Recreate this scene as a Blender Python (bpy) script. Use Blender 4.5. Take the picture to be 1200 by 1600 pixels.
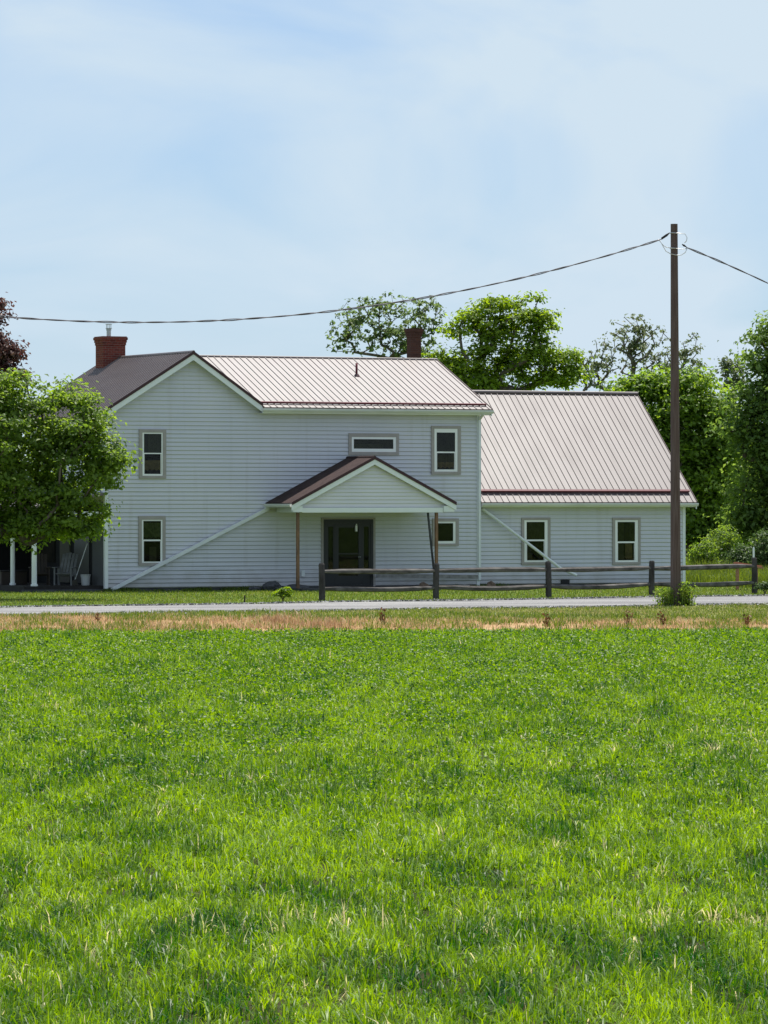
import bpy, math, random
import numpy as np
from mathutils import Vector, Matrix

for o in list(bpy.data.objects):
    bpy.data.objects.remove(o)
C = bpy.context.scene.collection
R = math.radians

# ------------------------------------------------------------------ camera, light, exposure
FOC, HZ, EYE = 7000.0, 780.0, 3.0            # focal length and horizon in pixels of the 1200x1600 photo, eye height in metres
cam_d = bpy.data.cameras.new('camera'); cam = bpy.data.objects.new('camera', cam_d); C.objects.link(cam)
cam.location = (0, 0, EYE)
cam.rotation_euler = (R(90) - math.atan((800 - HZ) / FOC), 0, 0)
cam_d.sensor_fit = 'VERTICAL'; cam_d.sensor_height = 32.0; cam_d.lens = 32.0 * FOC / 1600.0
cam_d.clip_start = 0.5; cam_d.clip_end = 8000
bpy.context.scene.camera = cam

SUN_EL, SUN_AZ = 68.0, 18.0                  # degrees; azimuth measured to the right of straight ahead (+Y)
w = bpy.data.worlds.new('World'); bpy.context.scene.world = w; w.use_nodes = True
nt = w.node_tree; nt.nodes.clear()
sky = nt.nodes.new('ShaderNodeTexSky'); sky.sky_type = 'NISHITA'; sky.sun_disc = False
sky.sun_elevation = R(SUN_EL); sky.sun_rotation = R(SUN_AZ)
sky.altitude = 100; sky.air_density = 1.0; sky.dust_density = 0.3; sky.ozone_density = 4.0
tc = nt.nodes.new('ShaderNodeTexCoord')
mp = nt.nodes.new('ShaderNodeMapping'); mp.inputs['Scale'].default_value = (-9, 9, 21); mp.inputs['Rotation'].default_value = (0, R(14), 0)
mp.inputs['Location'].default_value = (3.1, 0.4, 1.7)
n1 = nt.nodes.new('ShaderNodeTexNoise'); n1.inputs['Scale'].default_value = 1.0; n1.inputs['Detail'].default_value = 7; n1.inputs['Roughness'].default_value = 0.5
n1.inputs['Distortion'].default_value = 0.5
rp = nt.nodes.new('ShaderNodeMapRange'); rp.inputs['From Min'].default_value = 0.36; rp.inputs['From Max'].default_value = 0.62
rp.inputs['To Min'].default_value = 0.35; rp.inputs['To Max'].default_value = 1.0
mx = nt.nodes.new('ShaderNodeMix'); mx.data_type = 'RGBA'
CLOUD = mx.inputs['B']; CLOUD.default_value = (5.6, 6.75, 7.75, 1)
bg = nt.nodes.new('ShaderNodeBackground'); bg.inputs['Strength'].default_value = 0.072
ow = nt.nodes.new('ShaderNodeOutputWorld')
L = nt.links.new
L(tc.outputs['Generated'], mp.inputs['Vector']); L(mp.outputs['Vector'], n1.inputs['Vector'])
L(n1.outputs['Fac'], rp.inputs['Value'])
sz = nt.nodes.new('ShaderNodeSeparateXYZ'); L(tc.outputs['Generated'], sz.inputs[0])      # hazier towards the horizon
hf = nt.nodes.new('ShaderNodeMapRange'); hf.inputs['From Min'].default_value = 0.015; hf.inputs['From Max'].default_value = 0.085; hf.inputs['To Min'].default_value = 0.92; hf.inputs['To Max'].default_value = 0.0
L(sz.outputs['Z'], hf.inputs['Value'])
fm = nt.nodes.new('ShaderNodeMath'); fm.operation = 'MAXIMUM'; L(hf.outputs['Result'], fm.inputs[0]); L(rp.outputs['Result'], fm.inputs[1]); L(fm.outputs[0], mx.inputs['Factor'])
hz = nt.nodes.new('ShaderNodeMix'); hz.data_type = 'RGBA'; hz.blend_type = 'MULTIPLY'; hz.inputs['Factor'].default_value = 1.0; hz.inputs['B'].default_value = (0.56, 0.76, 1.04, 1)
L(sky.outputs['Color'], hz.inputs['A']); L(hz.outputs['Result'], mx.inputs['A']); L(mx.outputs['Result'], bg.inputs['Color']); L(bg.outputs['Background'], ow.inputs['Surface'])

sd = bpy.data.lights.new('sun', 'SUN'); sd.energy = 4.6; sd.angle = R(0.53); sd.color = (1.0, 0.955, 0.88)
so = bpy.data.objects.new('sun', sd); C.objects.link(so)
el, az = R(SUN_EL), R(SUN_AZ)
SUN = Vector((math.sin(az) * math.cos(el), math.cos(az) * math.cos(el), math.sin(el)))
so.rotation_euler = SUN.to_track_quat('Z', 'Y').to_euler(); so.location = (40, 200, 120)

vs = bpy.context.scene.view_settings
vs.view_transform = 'Standard'; vs.look = 'None'; vs.gamma = 1.0; vs.use_curve_mapping = False
vs.exposure = 0.66
cy = bpy.context.scene.cycles
cy.max_bounces = 8; cy.transparent_max_bounces = 8; cy.diffuse_bounces = 4; cy.transmission_bounces = 4

# ------------------------------------------------------------------ helpers
def at(px, py, Y):
    return Vector(((px - 600) / FOC * Y, Y, EYE - (py - HZ) / FOC * Y))
def gnd(px, py, z=0.0):                       # point on the ground seen at a photo pixel
    Y = (EYE - z) * FOC / (py - HZ)
    return Vector(((px - 600) / FOC * Y, Y, z))

class MB:
    def __init__(s): s.v = []; s.f = []
    def poly(s, pts):
        i = len(s.v); s.v += [tuple(p) for p in pts]; s.f.append(tuple(range(i, i + len(pts)))); return s
    def hexa(s, p):                           # 8 points, bottom ring then top ring
        i = len(s.v); s.v += [tuple(q) for q in p]
        for a in ((3, 2, 1, 0), (4, 5, 6, 7), (0, 1, 5, 4), (1, 2, 6, 5), (2, 3, 7, 6), (3, 0, 4, 7)):
            s.f.append(tuple(i + k for k in a))
        return s
    def box(s, x0, x1, y0, y1, z0, z1):
        return s.hexa([(x0, y0, z0), (x1, y0, z0), (x1, y1, z0), (x0, y1, z0), (x0, y0, z1), (x1, y0, z1), (x1, y1, z1), (x0, y1, z1)])
    def bar(s, a, b, wd, ht, up=(0, 0, 1)):
        a, b = Vector(a), Vector(b); d = (b - a).normalized(); u = Vector(up)
        sd_ = d.cross(u)
        if sd_.length < 1e-4: sd_ = d.cross(Vector((1, 0, 0)))
        sd_.normalize(); n = sd_.cross(d).normalized()
        sd_ *= wd / 2; n *= ht / 2
        return s.hexa([a - sd_ - n, a + sd_ - n, b + sd_ - n, b - sd_ - n, a - sd_ + n, a + sd_ + n, b + sd_ + n, b - sd_ + n])
    def prism(s, pts, off):                   # planar polygon swept by off
        off = Vector(off); n = len(pts); i = len(s.v)
        s.v += [tuple(p) for p in pts] + [tuple(Vector(p) + off) for p in pts]
        s.f.append(tuple(range(i + n - 1, i - 1, -1))); s.f.append(tuple(range(i + n, i + 2 * n)))
        for k in range(n):
            j = (k + 1) % n; s.f.append((i + k, i + j, i + n + j, i + n + k))
        return s
    def tube(s, pts, rad, n=8, cap=True):
        pts = [Vector(p) for p in pts]
        if not hasattr(rad, '__len__'): rad = [rad] * len(pts)
        i0 = len(s.v); ref = None
        for k, p in enumerate(pts):
            d = (pts[min(k + 1, len(pts) - 1)] - pts[max(k - 1, 0)]).normalized()
            if ref is None: ref = d.orthogonal().normalized()
            ref = (ref - d * ref.dot(d)).normalized(); b = d.cross(ref)
            for j in range(n):
                a = 2 * math.pi * j / n
                s.v.append(tuple(p + (ref * math.cos(a) + b * math.sin(a)) * rad[k]))
        for k in range(len(pts) - 1):
            for j in range(n):
                a = i0 + k * n + j; b_ = i0 + k * n + (j + 1) % n
                s.f.append((a, b_, b_ + n, a + n))
        if cap:
            s.f.append(tuple(range(i0 + n - 1, i0 - 1, -1))); e = i0 + (len(pts) - 1) * n
            s.f.append(tuple(range(e, e + n)))
        return s
    def build(s, name, mat, parent=None, smooth=False, bevel=0):
        me = bpy.data.meshes.new(name); me.from_pydata(s.v, [], s.f); me.materials.append(mat); me.update()
        if smooth:
            for p in me.polygons: p.use_smooth = True
        o = bpy.data.objects.new(name, me); C.objects.link(o)
        if parent: o.parent = parent
        if bevel:
            m = o.modifiers.new('bevel', 'BEVEL'); m.width = bevel; m.segments = 2; m.limit_method = 'ANGLE'
        return o

def np_mesh(name, verts, loops, sizes, mat, parent=None, attr=None):
    me = bpy.data.meshes.new(name)
    nv, nl, nf = len(verts), len(loops), len(sizes)
    me.vertices.add(nv); me.vertices.foreach_set('co', np.ascontiguousarray(verts, dtype=np.float32).ravel())
    me.loops.add(nl); me.loops.foreach_set('vertex_index', np.ascontiguousarray(loops, dtype=np.int32))
    me.polygons.add(nf)
    st = np.zeros(nf, dtype=np.int32); st[1:] = np.cumsum(sizes)[:-1]
    me.polygons.foreach_set('loop_start', st)
    me.materials.append(mat)
    if attr is not None:
        a = me.attributes.new('tint', 'FLOAT', 'POINT'); a.data.foreach_set('value', attr.astype(np.float32))
    me.update(calc_edges=True)
    o = bpy.data.objects.new(name, me); C.objects.link(o)
    if parent: o.parent = parent
    return o

def tag(o, label=None, cat=None, group=None, kind=None):
    for k, v_ in (('label', label), ('category', cat), ('group', group), ('kind', kind)):
        if v_: o[k] = v_
    return o
def thing(name, label, cat, loc=(0, 0, 0), rz=0.0, group=None):
    o = bpy.data.objects.new(name, None); C.objects.link(o); o.location = loc; o.rotation_euler = (0, 0, rz); o.empty_display_size = 0.3
    return tag(o, label, cat, group)
def kids(o): return [c for c in bpy.data.objects if c.parent == o]
def copy_tree(o, parent=None):
    c = o.copy(); C.objects.link(c); c.parent = parent
    for ch in kids(o): copy_tree(ch, c)
    return c

# ------------------------------------------------------------------ materials
def mat(name, col, rough=0.7, spec=0.3, metal=0.0, var=None, vscale=3.0, bump=0.0, bscale=20.0, detail=5, stretch=(1, 1, 1), coat=0.0):
    m = bpy.data.materials.new(name); m.use_nodes = True; t = m.node_tree
    b = t.nodes['Principled BSDF']
    b.inputs['Base Color'].default_value = (*col, 1); b.inputs['Roughness'].default_value = rough
    b.inputs['Specular IOR Level'].default_value = spec; b.inputs['Metallic'].default_value = metal
    b.inputs['Coat Weight'].default_value = coat
    tcn = t.nodes.new('ShaderNodeTexCoord'); mpn = t.nodes.new('ShaderNodeMapping'); mpn.inputs['Scale'].default_value = stretch
    t.links.new(tcn.outputs['Object'], mpn.inputs['Vector'])
    if var:
        n = t.nodes.new('ShaderNodeTexNoise'); n.inputs['Scale'].default_value = vscale; n.inputs['Detail'].default_value = detail
        r = t.nodes.new('ShaderNodeValToRGB'); r.color_ramp.elements[0].position = 0.3; r.color_ramp.elements[1].position = 0.7
        r.color_ramp.elements[0].color = (*col, 1); r.color_ramp.elements[1].color = (*var, 1)
        t.links.new(mpn.outputs['Vector'], n.inputs['Vector']); t.links.new(n.outputs['Fac'], r.inputs['Fac']); t.links.new(r.outputs['Color'], b.inputs['Base Color'])
    if bump:
        n = t.nodes.new('ShaderNodeTexNoise'); n.inputs['Scale'].default_value = bscale; n.inputs['Detail'].default_value = 4
        bp = t.nodes.new('ShaderNodeBump'); bp.inputs['Strength'].default_value = bump; bp.inputs['Distance'].default_value = 0.02
        t.links.new(mpn.outputs['Vector'], n.inputs['Vector']); t.links.new(n.outputs['Fac'], bp.inputs['Height']); t.links.new(bp.outputs['Normal'], b.inputs['Normal'])
    return m

def leaf_mat(name, dark, light, dry=None, patch=0.0, pscale=0.4, transl=0.45, rough=0.5, spec=0.35, pshift=0.0, pcol=None):
    """blades and leaves: colour runs dark..light by a per-leaf tint and a patch noise; tint > 1 is dry"""
    m = bpy.data.materials.new(name); m.use_nodes = True; t = m.node_tree
    b = t.nodes['Principled BSDF']; out = t.nodes['Material Output']
    a = t.nodes.new('ShaderNodeAttribute'); a.attribute_name = 'tint'
    rampin = a.outputs['Fac']
    r = t.nodes.new('ShaderNodeValToRGB'); e = r.color_ramp.elements
    e[0].position = 0.0; e[0].color = (*dark, 1); e[1].position = 0.8 if dry else 1.0; e[1].color = (*light, 1)
    if dry:
        x = e.new(0.92); x.color = (*dry, 1)
    if patch:
        g = t.nodes.new('ShaderNodeNewGeometry'); n = t.nodes.new('ShaderNodeTexNoise')
        n.inputs['Scale'].default_value = pscale; n.inputs['Detail'].default_value = 3
        t.links.new(g.outputs['Position'], n.inputs['Vector'])
        mm = t.nodes.new('ShaderNodeMath'); mm.operation = 'MULTIPLY_ADD'; mm.inputs[1].default_value = patch; mm.inputs[2].default_value = -0.5 * patch + pshift
        t.links.new(n.outputs['Fac'], mm.inputs[0])
        ad = t.nodes.new('ShaderNodeMath'); ad.operation = 'ADD'
        t.links.new(rampin, ad.inputs[0]); t.links.new(mm.outputs[0], ad.inputs[1]); rampin = ad.outputs[0]
    t.links.new(rampin, r.inputs['Fac'])
    t.links.new(r.outputs['Color'], b.inputs['Base Color'])
    b.inputs['Roughness'].default_value = rough; b.inputs['Specular IOR Level'].default_value = spec
    tr = t.nodes.new('ShaderNodeBsdfTranslucent')
    hs = t.nodes.new('ShaderNodeHueSaturation'); hs.inputs['Hue'].default_value = 0.485; hs.inputs['Saturation'].default_value = 1.1; hs.inputs['Value'].default_value = 1.5
    t.links.new(r.outputs['Color'], hs.inputs['Color']); t.links.new(hs.outputs['Color'], tr.inputs['Color'])
    ms = t.nodes.new('ShaderNodeMixShader'); ms.inputs['Fac'].default_value = transl
    t.links.new(b.outputs[0], ms.inputs[1]); t.links.new(tr.outputs[0], ms.inputs[2]); t.links.new(ms.outputs[0], out.inputs['Surface'])
    return m

M = {}
M['siding'] = mat('siding_vinyl', (0.585, 0.585, 0.64), 0.5, 0.3, var=(0.53, 0.54, 0.60), vscale=0.5, bump=0.03, bscale=8)
M['gable_siding'] = mat('gable_siding_vinyl', (0.66, 0.645, 0.68), 0.5, 0.35, var=(0.61, 0.60, 0.635), vscale=0.8)
M['white'] = mat('white_trim', (0.78, 0.80, 0.80), 0.4, 0.4, var=(0.70, 0.73, 0.74), vscale=1.5)
M['vinyl'] = mat('white_window_vinyl', (0.80, 0.81, 0.81), 0.35, 0.45)
M['casing'] = mat('taupe_casing', (0.365, 0.335, 0.32), 0.6, 0.3, var=(0.315, 0.29, 0.275), vscale=4)
M['gutter'] = mat('painted_gutter', (0.66, 0.67, 0.65), 0.4, 0.4, var=(0.52, 0.53, 0.50), vscale=1.2, stretch=(1, 1, 6))
M['pipe'] = mat('grey_downspout', (0.72, 0.74, 0.76), 0.4, 0.4, var=(0.60, 0.63, 0.66), vscale=2)
M['roof'] = mat('burgundy_metal_roof', (0.078, 0.054, 0.051), 0.46, 1.0, 0.0, var=(0.068, 0.042, 0.041), vscale=0.6, bump=0.02, bscale=3, coat=0.15)
M['shingle'] = mat('dark_brown_shingle', (0.030, 0.017, 0.017), 0.85, 0.2, var=(0.050, 0.030, 0.028), vscale=4, bump=0.5, bscale=30)
M['roof_trim'] = mat('burgundy_trim', (0.045, 0.014, 0.018), 0.45, 0.4)
M['guard'] = mat('burgundy_snow_guard', (0.11, 0.012, 0.022), 0.5, 0.3)
M['foundation'] = mat('dark_foundation', (0.06, 0.06, 0.065), 0.9, 0.1, var=(0.10, 0.10, 0.10), vscale=4)
M['door'] = mat('black_door_paint', (0.012, 0.013, 0.015), 0.4, 0.4)
M['timber_post'] = mat('rough_brown_post', (0.30, 0.17, 0.10), 0.8, 0.2, var=(0.12, 0.075, 0.05), vscale=3, stretch=(1, 1, .6))
M['weathered'] = mat('weathered_fence_wood', (0.035, 0.031, 0.030), 0.9, 0.1, var=(0.085, 0.078, 0.074), vscale=6, bump=0.5, bscale=30, stretch=(1, 1, 0.35))
M['rail'] = mat('weathered_rail_wood', (0.045, 0.040, 0.038), 0.9, 0.15, var=(0.16, 0.148, 0.137), vscale=4, bump=0.5, bscale=30, stretch=(0.3, 1, 1))
M['pole'] = mat('creosote_pole', (0.085, 0.055, 0.050), 0.85, 0.12, var=(0.15, 0.115, 0.105), vscale=5, bump=0.5, bscale=25, stretch=(6, 6, 0.25))
M['wire'] = mat('cable_jacket', (0.10, 0.095, 0.11), 0.6, 0.3)
M['steel'] = mat('galvanised_steel', (0.45, 0.46, 0.47), 0.4, 0.5, 0.7)
M['alu'] = mat('bare_aluminium_strand', (0.60, 0.60, 0.61), 0.4, 0.5, 0.4)
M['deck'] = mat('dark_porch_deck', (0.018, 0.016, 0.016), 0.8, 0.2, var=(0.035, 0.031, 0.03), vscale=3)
M['porch_wall'] = mat('dark_grey_porch_wall', (0.024, 0.025, 0.027), 0.8, 0.1, var=(0.018, 0.019, 0.02), vscale=1)  # left wall's shade from porch roof and tree, put into the colour
M['porch_panel'] = mat('grey_porch_panel', (0.085, 0.088, 0.092), 0.7, 0.2)  # siding near the corner, its porch shade put into the colour
M['beige'] = mat('beige_door_panel', (0.10, 0.095, 0.08), 0.7, 0.2)
M['blackstuff'] = mat('black_rubber', (0.02, 0.02, 0.022), 0.7, 0.3)
M['stone'] = mat('grey_fieldstone', (0.16, 0.155, 0.15), 0.9, 0.15, var=(0.30, 0.29, 0.28), vscale=5, bump=0.6, bscale=8)
M['darkstone'] = mat('dark_slate_stone', (0.04, 0.042, 0.048), 0.8, 0.25, var=(0.09, 0.09, 0.10), vscale=5, bump=0.6, bscale=8)
M['brownstone'] = mat('brown_sandstone', (0.20, 0.14, 0.10), 0.9, 0.15, var=(0.13, 0.09, 0.07), vscale=5, bump=0.6, bscale=8)
M['bark'] = mat('tree_bark', (0.085, 0.068, 0.055), 0.95, 0.1, var=(0.16, 0.135, 0.115), vscale=6, bump=0.6, bscale=14, stretch=(1, 1, .3))

def splash(m, zlo=.1, zhi=.75, col=(0.30, 0.27, 0.22)):
    '''mud splash and algae with ragged upper edge near the ground, plus faint vertical runs'''
    t = m.node_tree; b = t.nodes['Principled BSDF']; src = b.inputs['Base Color'].links[0].from_socket
    tcn = t.nodes.new('ShaderNodeTexCoord'); sp = t.nodes.new('ShaderNodeSeparateXYZ'); t.links.new(tcn.outputs['Object'], sp.inputs[0])
    n = t.nodes.new('ShaderNodeTexNoise'); n.inputs['Scale'].default_value = 2.2; n.inputs['Detail'].default_value = 6; t.links.new(tcn.outputs['Object'], n.inputs['Vector'])
    a = t.nodes.new('ShaderNodeMath'); a.operation = 'MULTIPLY_ADD'; a.inputs[1].default_value = -1.0; t.links.new(n.outputs['Fac'], a.inputs[0]); t.links.new(sp.outputs['Z'], a.inputs[2])
    mr = t.nodes.new('ShaderNodeMapRange'); mr.inputs['From Min'].default_value = zlo - .55; mr.inputs['From Max'].default_value = zhi - .5; mr.inputs['To Min'].default_value = .55; mr.inputs['To Max'].default_value = 0; t.links.new(a.outputs[0], mr.inputs['Value'])
    mp_ = t.nodes.new('ShaderNodeMapping'); mp_.inputs['Scale'].default_value = (2.5, 2.5, .16); t.links.new(tcn.outputs['Object'], mp_.inputs['Vector'])
    n2 = t.nodes.new('ShaderNodeTexNoise'); n2.inputs['Scale'].default_value = 1.5; n2.inputs['Detail'].default_value = 5; t.links.new(mp_.outputs[0], n2.inputs['Vector'])
    m2 = t.nodes.new('ShaderNodeMapRange'); m2.inputs['From Min'].default_value = .55; m2.inputs['From Max'].default_value = .8; m2.inputs['To Max'].default_value = .22; t.links.new(n2.outputs['Fac'], m2.inputs['Value'])
    mxx = t.nodes.new('ShaderNodeMath'); mxx.operation = 'MAXIMUM'; t.links.new(mr.outputs[0], mxx.inputs[0]); t.links.new(m2.outputs[0], mxx.inputs[1])
    mi = t.nodes.new('ShaderNodeMix'); mi.data_type = 'RGBA'; mi.inputs['B'].default_value = (*col, 1); t.links.new(mxx.outputs[0], mi.inputs['Factor']); t.links.new(src, mi.inputs['A'])
    t.links.new(mi.outputs['Result'], b.inputs['Base Color'])
splash(M['siding'])
def vary_rough(m, lo, hi, sc, stretch):
    t = m.node_tree; b = t.nodes['Principled BSDF']; tcn = t.nodes.new('ShaderNodeTexCoord'); mp_ = t.nodes.new('ShaderNodeMapping'); mp_.inputs['Scale'].default_value = stretch
    n = t.nodes.new('ShaderNodeTexNoise'); n.inputs['Scale'].default_value = sc; n.inputs['Detail'].default_value = 6
    r = t.nodes.new('ShaderNodeMapRange'); r.inputs['From Min'].default_value = .3; r.inputs['From Max'].default_value = .7; r.inputs['To Min'].default_value = lo; r.inputs['To Max'].default_value = hi
    t.links.new(tcn.outputs['Object'], mp_.inputs[0]); t.links.new(mp_.outputs[0], n.inputs['Vector']); t.links.new(n.outputs['Fac'], r.inputs['Value']); t.links.new(r.outputs[0], b.inputs['Roughness'])
vary_rough(M['roof'], .45, .56, 1.1, (2.2, .5, .5))
# pane: dark room behind reflecting glass with slightly wavy surface
def glass_mat():
    m = bpy.data.materials.new('window_glass'); m.use_nodes = True; t = m.node_tree; t.nodes.clear()
    o = t.nodes.new('ShaderNodeOutputMaterial'); g = t.nodes.new('ShaderNodeBsdfGlossy'); g.inputs['Roughness'].default_value = .03; tr = t.nodes.new('ShaderNodeBsdfTransparent'); tr.inputs['Color'].default_value = (.82, .86, .82, 1)
    fr = t.nodes.new('ShaderNodeFresnel'); fr.inputs['IOR'].default_value = 1.28; mi = t.nodes.new('ShaderNodeMixShader')
    tcn = t.nodes.new('ShaderNodeTexCoord'); n = t.nodes.new('ShaderNodeTexNoise'); n.inputs['Scale'].default_value = 2.0; bp = t.nodes.new('ShaderNodeBump'); bp.inputs['Strength'].default_value = .06; bp.inputs['Distance'].default_value = .02
    t.links.new(tcn.outputs['Object'], n.inputs['Vector']); t.links.new(n.outputs['Fac'], bp.inputs['Height']); t.links.new(bp.outputs[0], g.inputs['Normal'])
    t.links.new(fr.outputs[0], mi.inputs[0]); t.links.new(tr.outputs[0], mi.inputs[1]); t.links.new(g.outputs[0], mi.inputs[2]); t.links.new(mi.outputs[0], o.inputs['Surface'])
    return m
M['glass'] = glass_mat()
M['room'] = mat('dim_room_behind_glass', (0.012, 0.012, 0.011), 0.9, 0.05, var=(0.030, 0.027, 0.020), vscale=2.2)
M['curtain'] = mat('tan_curtain', (0.15, 0.115, 0.055), 0.8, 0.1, var=(0.07, 0.055, 0.03), vscale=5)  # tan patches painted as pane reflections; a real curtain in one window
M['curtain_dim'] = mat('dark_olive_curtain', (0.055, 0.052, 0.030), 0.8, 0.1, var=(0.03, 0.03, 0.02), vscale=5)  # olive pane reflections put into colour; curtain folds in one window
M['curtain_green'] = mat('green_patterned_blind', (0.09, 0.10, 0.055), 0.8, 0.1, var=(0.03, 0.038, 0.02), vscale=7)  # greenish reflection in one window, put into the colour

def brick_mat(k=1.0, nm='red_brick'):
    m = bpy.data.materials.new(nm); m.use_nodes = True; t = m.node_tree; b = t.nodes['Principled BSDF']
    tcn = t.nodes.new('ShaderNodeTexCoord'); sep = t.nodes.new('ShaderNodeSeparateXYZ'); ad = t.nodes.new('ShaderNodeMath'); cb = t.nodes.new('ShaderNodeCombineXYZ')
    t.links.new(tcn.outputs['Object'], sep.inputs[0]); t.links.new(sep.outputs[0], ad.inputs[0]); t.links.new(sep.outputs[1], ad.inputs[1])
    t.links.new(ad.outputs[0], cb.inputs[0]); t.links.new(sep.outputs[2], cb.inputs[1])
    br = t.nodes.new('ShaderNodeTexBrick'); br.inputs['Scale'].default_value = 1.0
    br.inputs['Brick Width'].default_value = 0.21; br.inputs['Row Height'].default_value = 0.075; br.inputs['Mortar Size'].default_value = 0.007
    br.inputs['Color1'].default_value = (0.20 * k, 0.045, 0.032, 1); br.inputs['Color2'].default_value = (0.13 * k, 0.032, 0.026, 1); br.inputs['Mortar'].default_value = (0.20 * k, 0.12 * k, 0.10 * k, 1)
    t.links.new(cb.outputs[0], br.inputs['Vector']); t.links.new(br.outputs['Color'], b.inputs['Base Color'])
    b.inputs['Roughness'].default_value = 0.9; b.inputs['Specular IOR Level'].default_value = 0.15
    bp = t.nodes.new('ShaderNodeBump'); bp.inputs['Strength'].default_value = 0.5; bp.inputs['Distance'].default_value = 0.01; bp.invert = True
    t.links.new(br.outputs['Fac'], bp.inputs['Height']); t.links.new(bp.outputs['Normal'], b.inputs['Normal'])
    return m
M['brick'] = brick_mat(); M['brick_dark'] = brick_mat(.5, 'dark_brown_brick')

# ------------------------------------------------------------------ ground
def sheet(name, pts, z, m, kind='structure', n=None):
    mb = MB(); mb.poly([(p[0], p[1], z) for p in pts]); o = mb.build(name, m); o['kind'] = kind; return o
M['meadow'] = mat('meadow_ground', (0.060, 0.105, 0.020), 0.95, 0.05, var=(0.10, 0.15, 0.03), vscale=0.15, bump=0.4, bscale=6)
M['lawn'] = mat('mown_lawn', (0.085, 0.135, 0.022), 0.95, 0.05, var=(0.13, 0.17, 0.035), vscale=0.35, bump=0.5, bscale=15)
M['soil'] = mat('field_soil', (0.020, 0.026, 0.010), 0.95, 0.05, var=(0.045, 0.042, 0.018), vscale=0.8, bump=0.5, bscale=10)
M['dry'] = mat('dry_bank_soil', (0.44, 0.285, 0.16), 0.95, 0.05, var=(0.27, 0.19, 0.09), vscale=1.6, bump=0.6, bscale=12)
M['verge'] = mat('verge_turf', (0.13, 0.15, 0.035), 0.95, 0.05, var=(0.20, 0.19, 0.07), vscale=0.6, bump=0.5, bscale=12)

def gravel_mat():
    m = bpy.data.materials.new('pale_gravel'); m.use_nodes = True; t = m.node_tree; b = t.nodes['Principled BSDF']
    tcn = t.nodes.new('ShaderNodeTexCoord')
    v_ = t.nodes.new('ShaderNodeTexVoronoi'); v_.inputs['Scale'].default_value = 28
    r = t.nodes.new('ShaderNodeValToRGB'); r.color_ramp.elements[0].color = (0.18, 0.177, 0.177, 1); r.color_ramp.elements[1].color = (0.36, 0.352, 0.342, 1)
    n = t.nodes.new('ShaderNodeTexNoise'); n.inputs['Scale'].default_value = 0.5; n.inputs['Detail'].default_value = 5
    r2 = t.nodes.new('ShaderNodeValToRGB'); r2.color_ramp.elements[0].position = 0.35; r2.color_ramp.elements[0].color = (0.55, 0.55, 0.57, 1); r2.color_ramp.elements[1].position = .65; r2.color_ramp.elements[1].color = (1, 1, 1, 1)
    mpn = t.nodes.new('ShaderNodeMapping'); mpn.inputs['Rotation'].default_value = (0, 0, R(-28)); mpn.inputs['Scale'].default_value = (0.25, 1.6, 1)
    mm = t.nodes.new('ShaderNodeMix'); mm.data_type = 'RGBA'; mm.blend_type = 'MULTIPLY'; mm.inputs['Factor'].default_value = 1
    t.links.new(tcn.outputs['Object'], v_.inputs['Vector']); t.links.new(v_.outputs['Color'], r.inputs['Fac'])
    t.links.new(tcn.outputs['Object'], mpn.inputs['Vector']); t.links.new(mpn.outputs['Vector'], n.inputs['Vector']); t.links.new(n.outputs['Fac'], r2.inputs['Fac'])
    t.links.new(r.outputs['Color'], mm.inputs['A']); t.links.new(r2.outputs['Color'], mm.inputs['B']); t.links.new(mm.outputs['Result'], b.inputs['Base Color'])
    b.inputs['Roughness'].default_value = 0.95; b.inputs['Specular IOR Level'].default_value = 0.1
    bp = t.nodes.new('ShaderNodeBump'); bp.inputs['Strength'].default_value = 0.6; bp.inputs['Distance'].default_value = 0.02
    t.links.new(v_.outputs['Distance'], bp.inputs['Height']); t.links.new(bp.outputs['Normal'], b.inputs['Normal'])
    return m
M['gravel'] = gravel_mat()

def line(p, q):                                # returns Y(x) of the line through two points, for arrays too
    s = (q[1] - p[1]) / (q[0] - p[0]); return lambda x: p[1] + s * (x - p[0])
lane_lo = line((-10.0, 115.3), (10.9, 127.5))
lane_hi = line((-10.6, 123.4), (11.9, 138.8))
field_hi = line((-8.7, 99.2), (8.8, 101.6))
dry_hi = line((-9.5, 112.5), (9.4, 108.2))
XW = 70.0
sheet('ground', [(-3000, -2000), (3000, -2000), (3000, 5000), (-3000, 5000)], 0.0, M['meadow'])
sheet('lawn', [(-XW, lane_hi(-XW)), (XW, lane_hi(XW)), (XW, 190), (-XW, 175)], 0.004, M['lawn'])
sheet('grass_verge', [(-XW, field_hi(-XW)), (XW, field_hi(XW)), (XW, lane_lo(XW)), (9.4, lane_lo(9.4)), (-10, lane_lo(-10)), (-30, lane_lo(-30))], 0.004, M['verge'])
sheet('dry_bank', [(-26, field_hi(-26)), (40, field_hi(40)), (40, field_hi(40) + 8), (9.4, 109.6), (0, 109.6), (-5, 111.5), (-9.5, 113.2), (-20, 106.5)], 0.008, M['dry'])
# the lane edges wander a little
rng = np.random.default_rng(4)
xs = np.linspace(-XW, XW, 281)
lo = [(x, lane_lo(x) + 0.35 * math.sin(x * .9) + rng.normal(0, .18)) for x in xs]
hi = [(x, lane_hi(x) + 0.3 * math.sin(x * .7 + 2) + rng.normal(0, .15)) for x in xs]
mb = MB()
for k in range(len(xs) - 1):
    mb.poly([(*lo[k], .012), (*lo[k + 1], .012), (*hi[k + 1], .012), (*hi[k], .012)])
mb.build('gravel_lane', M['gravel'])['kind'] = 'structure'
sheet('field_soil', [(-40, 5), (40, 5), (40, field_hi(40)), (-40, field_hi(-40))], 0.004, M['soil'])

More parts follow.
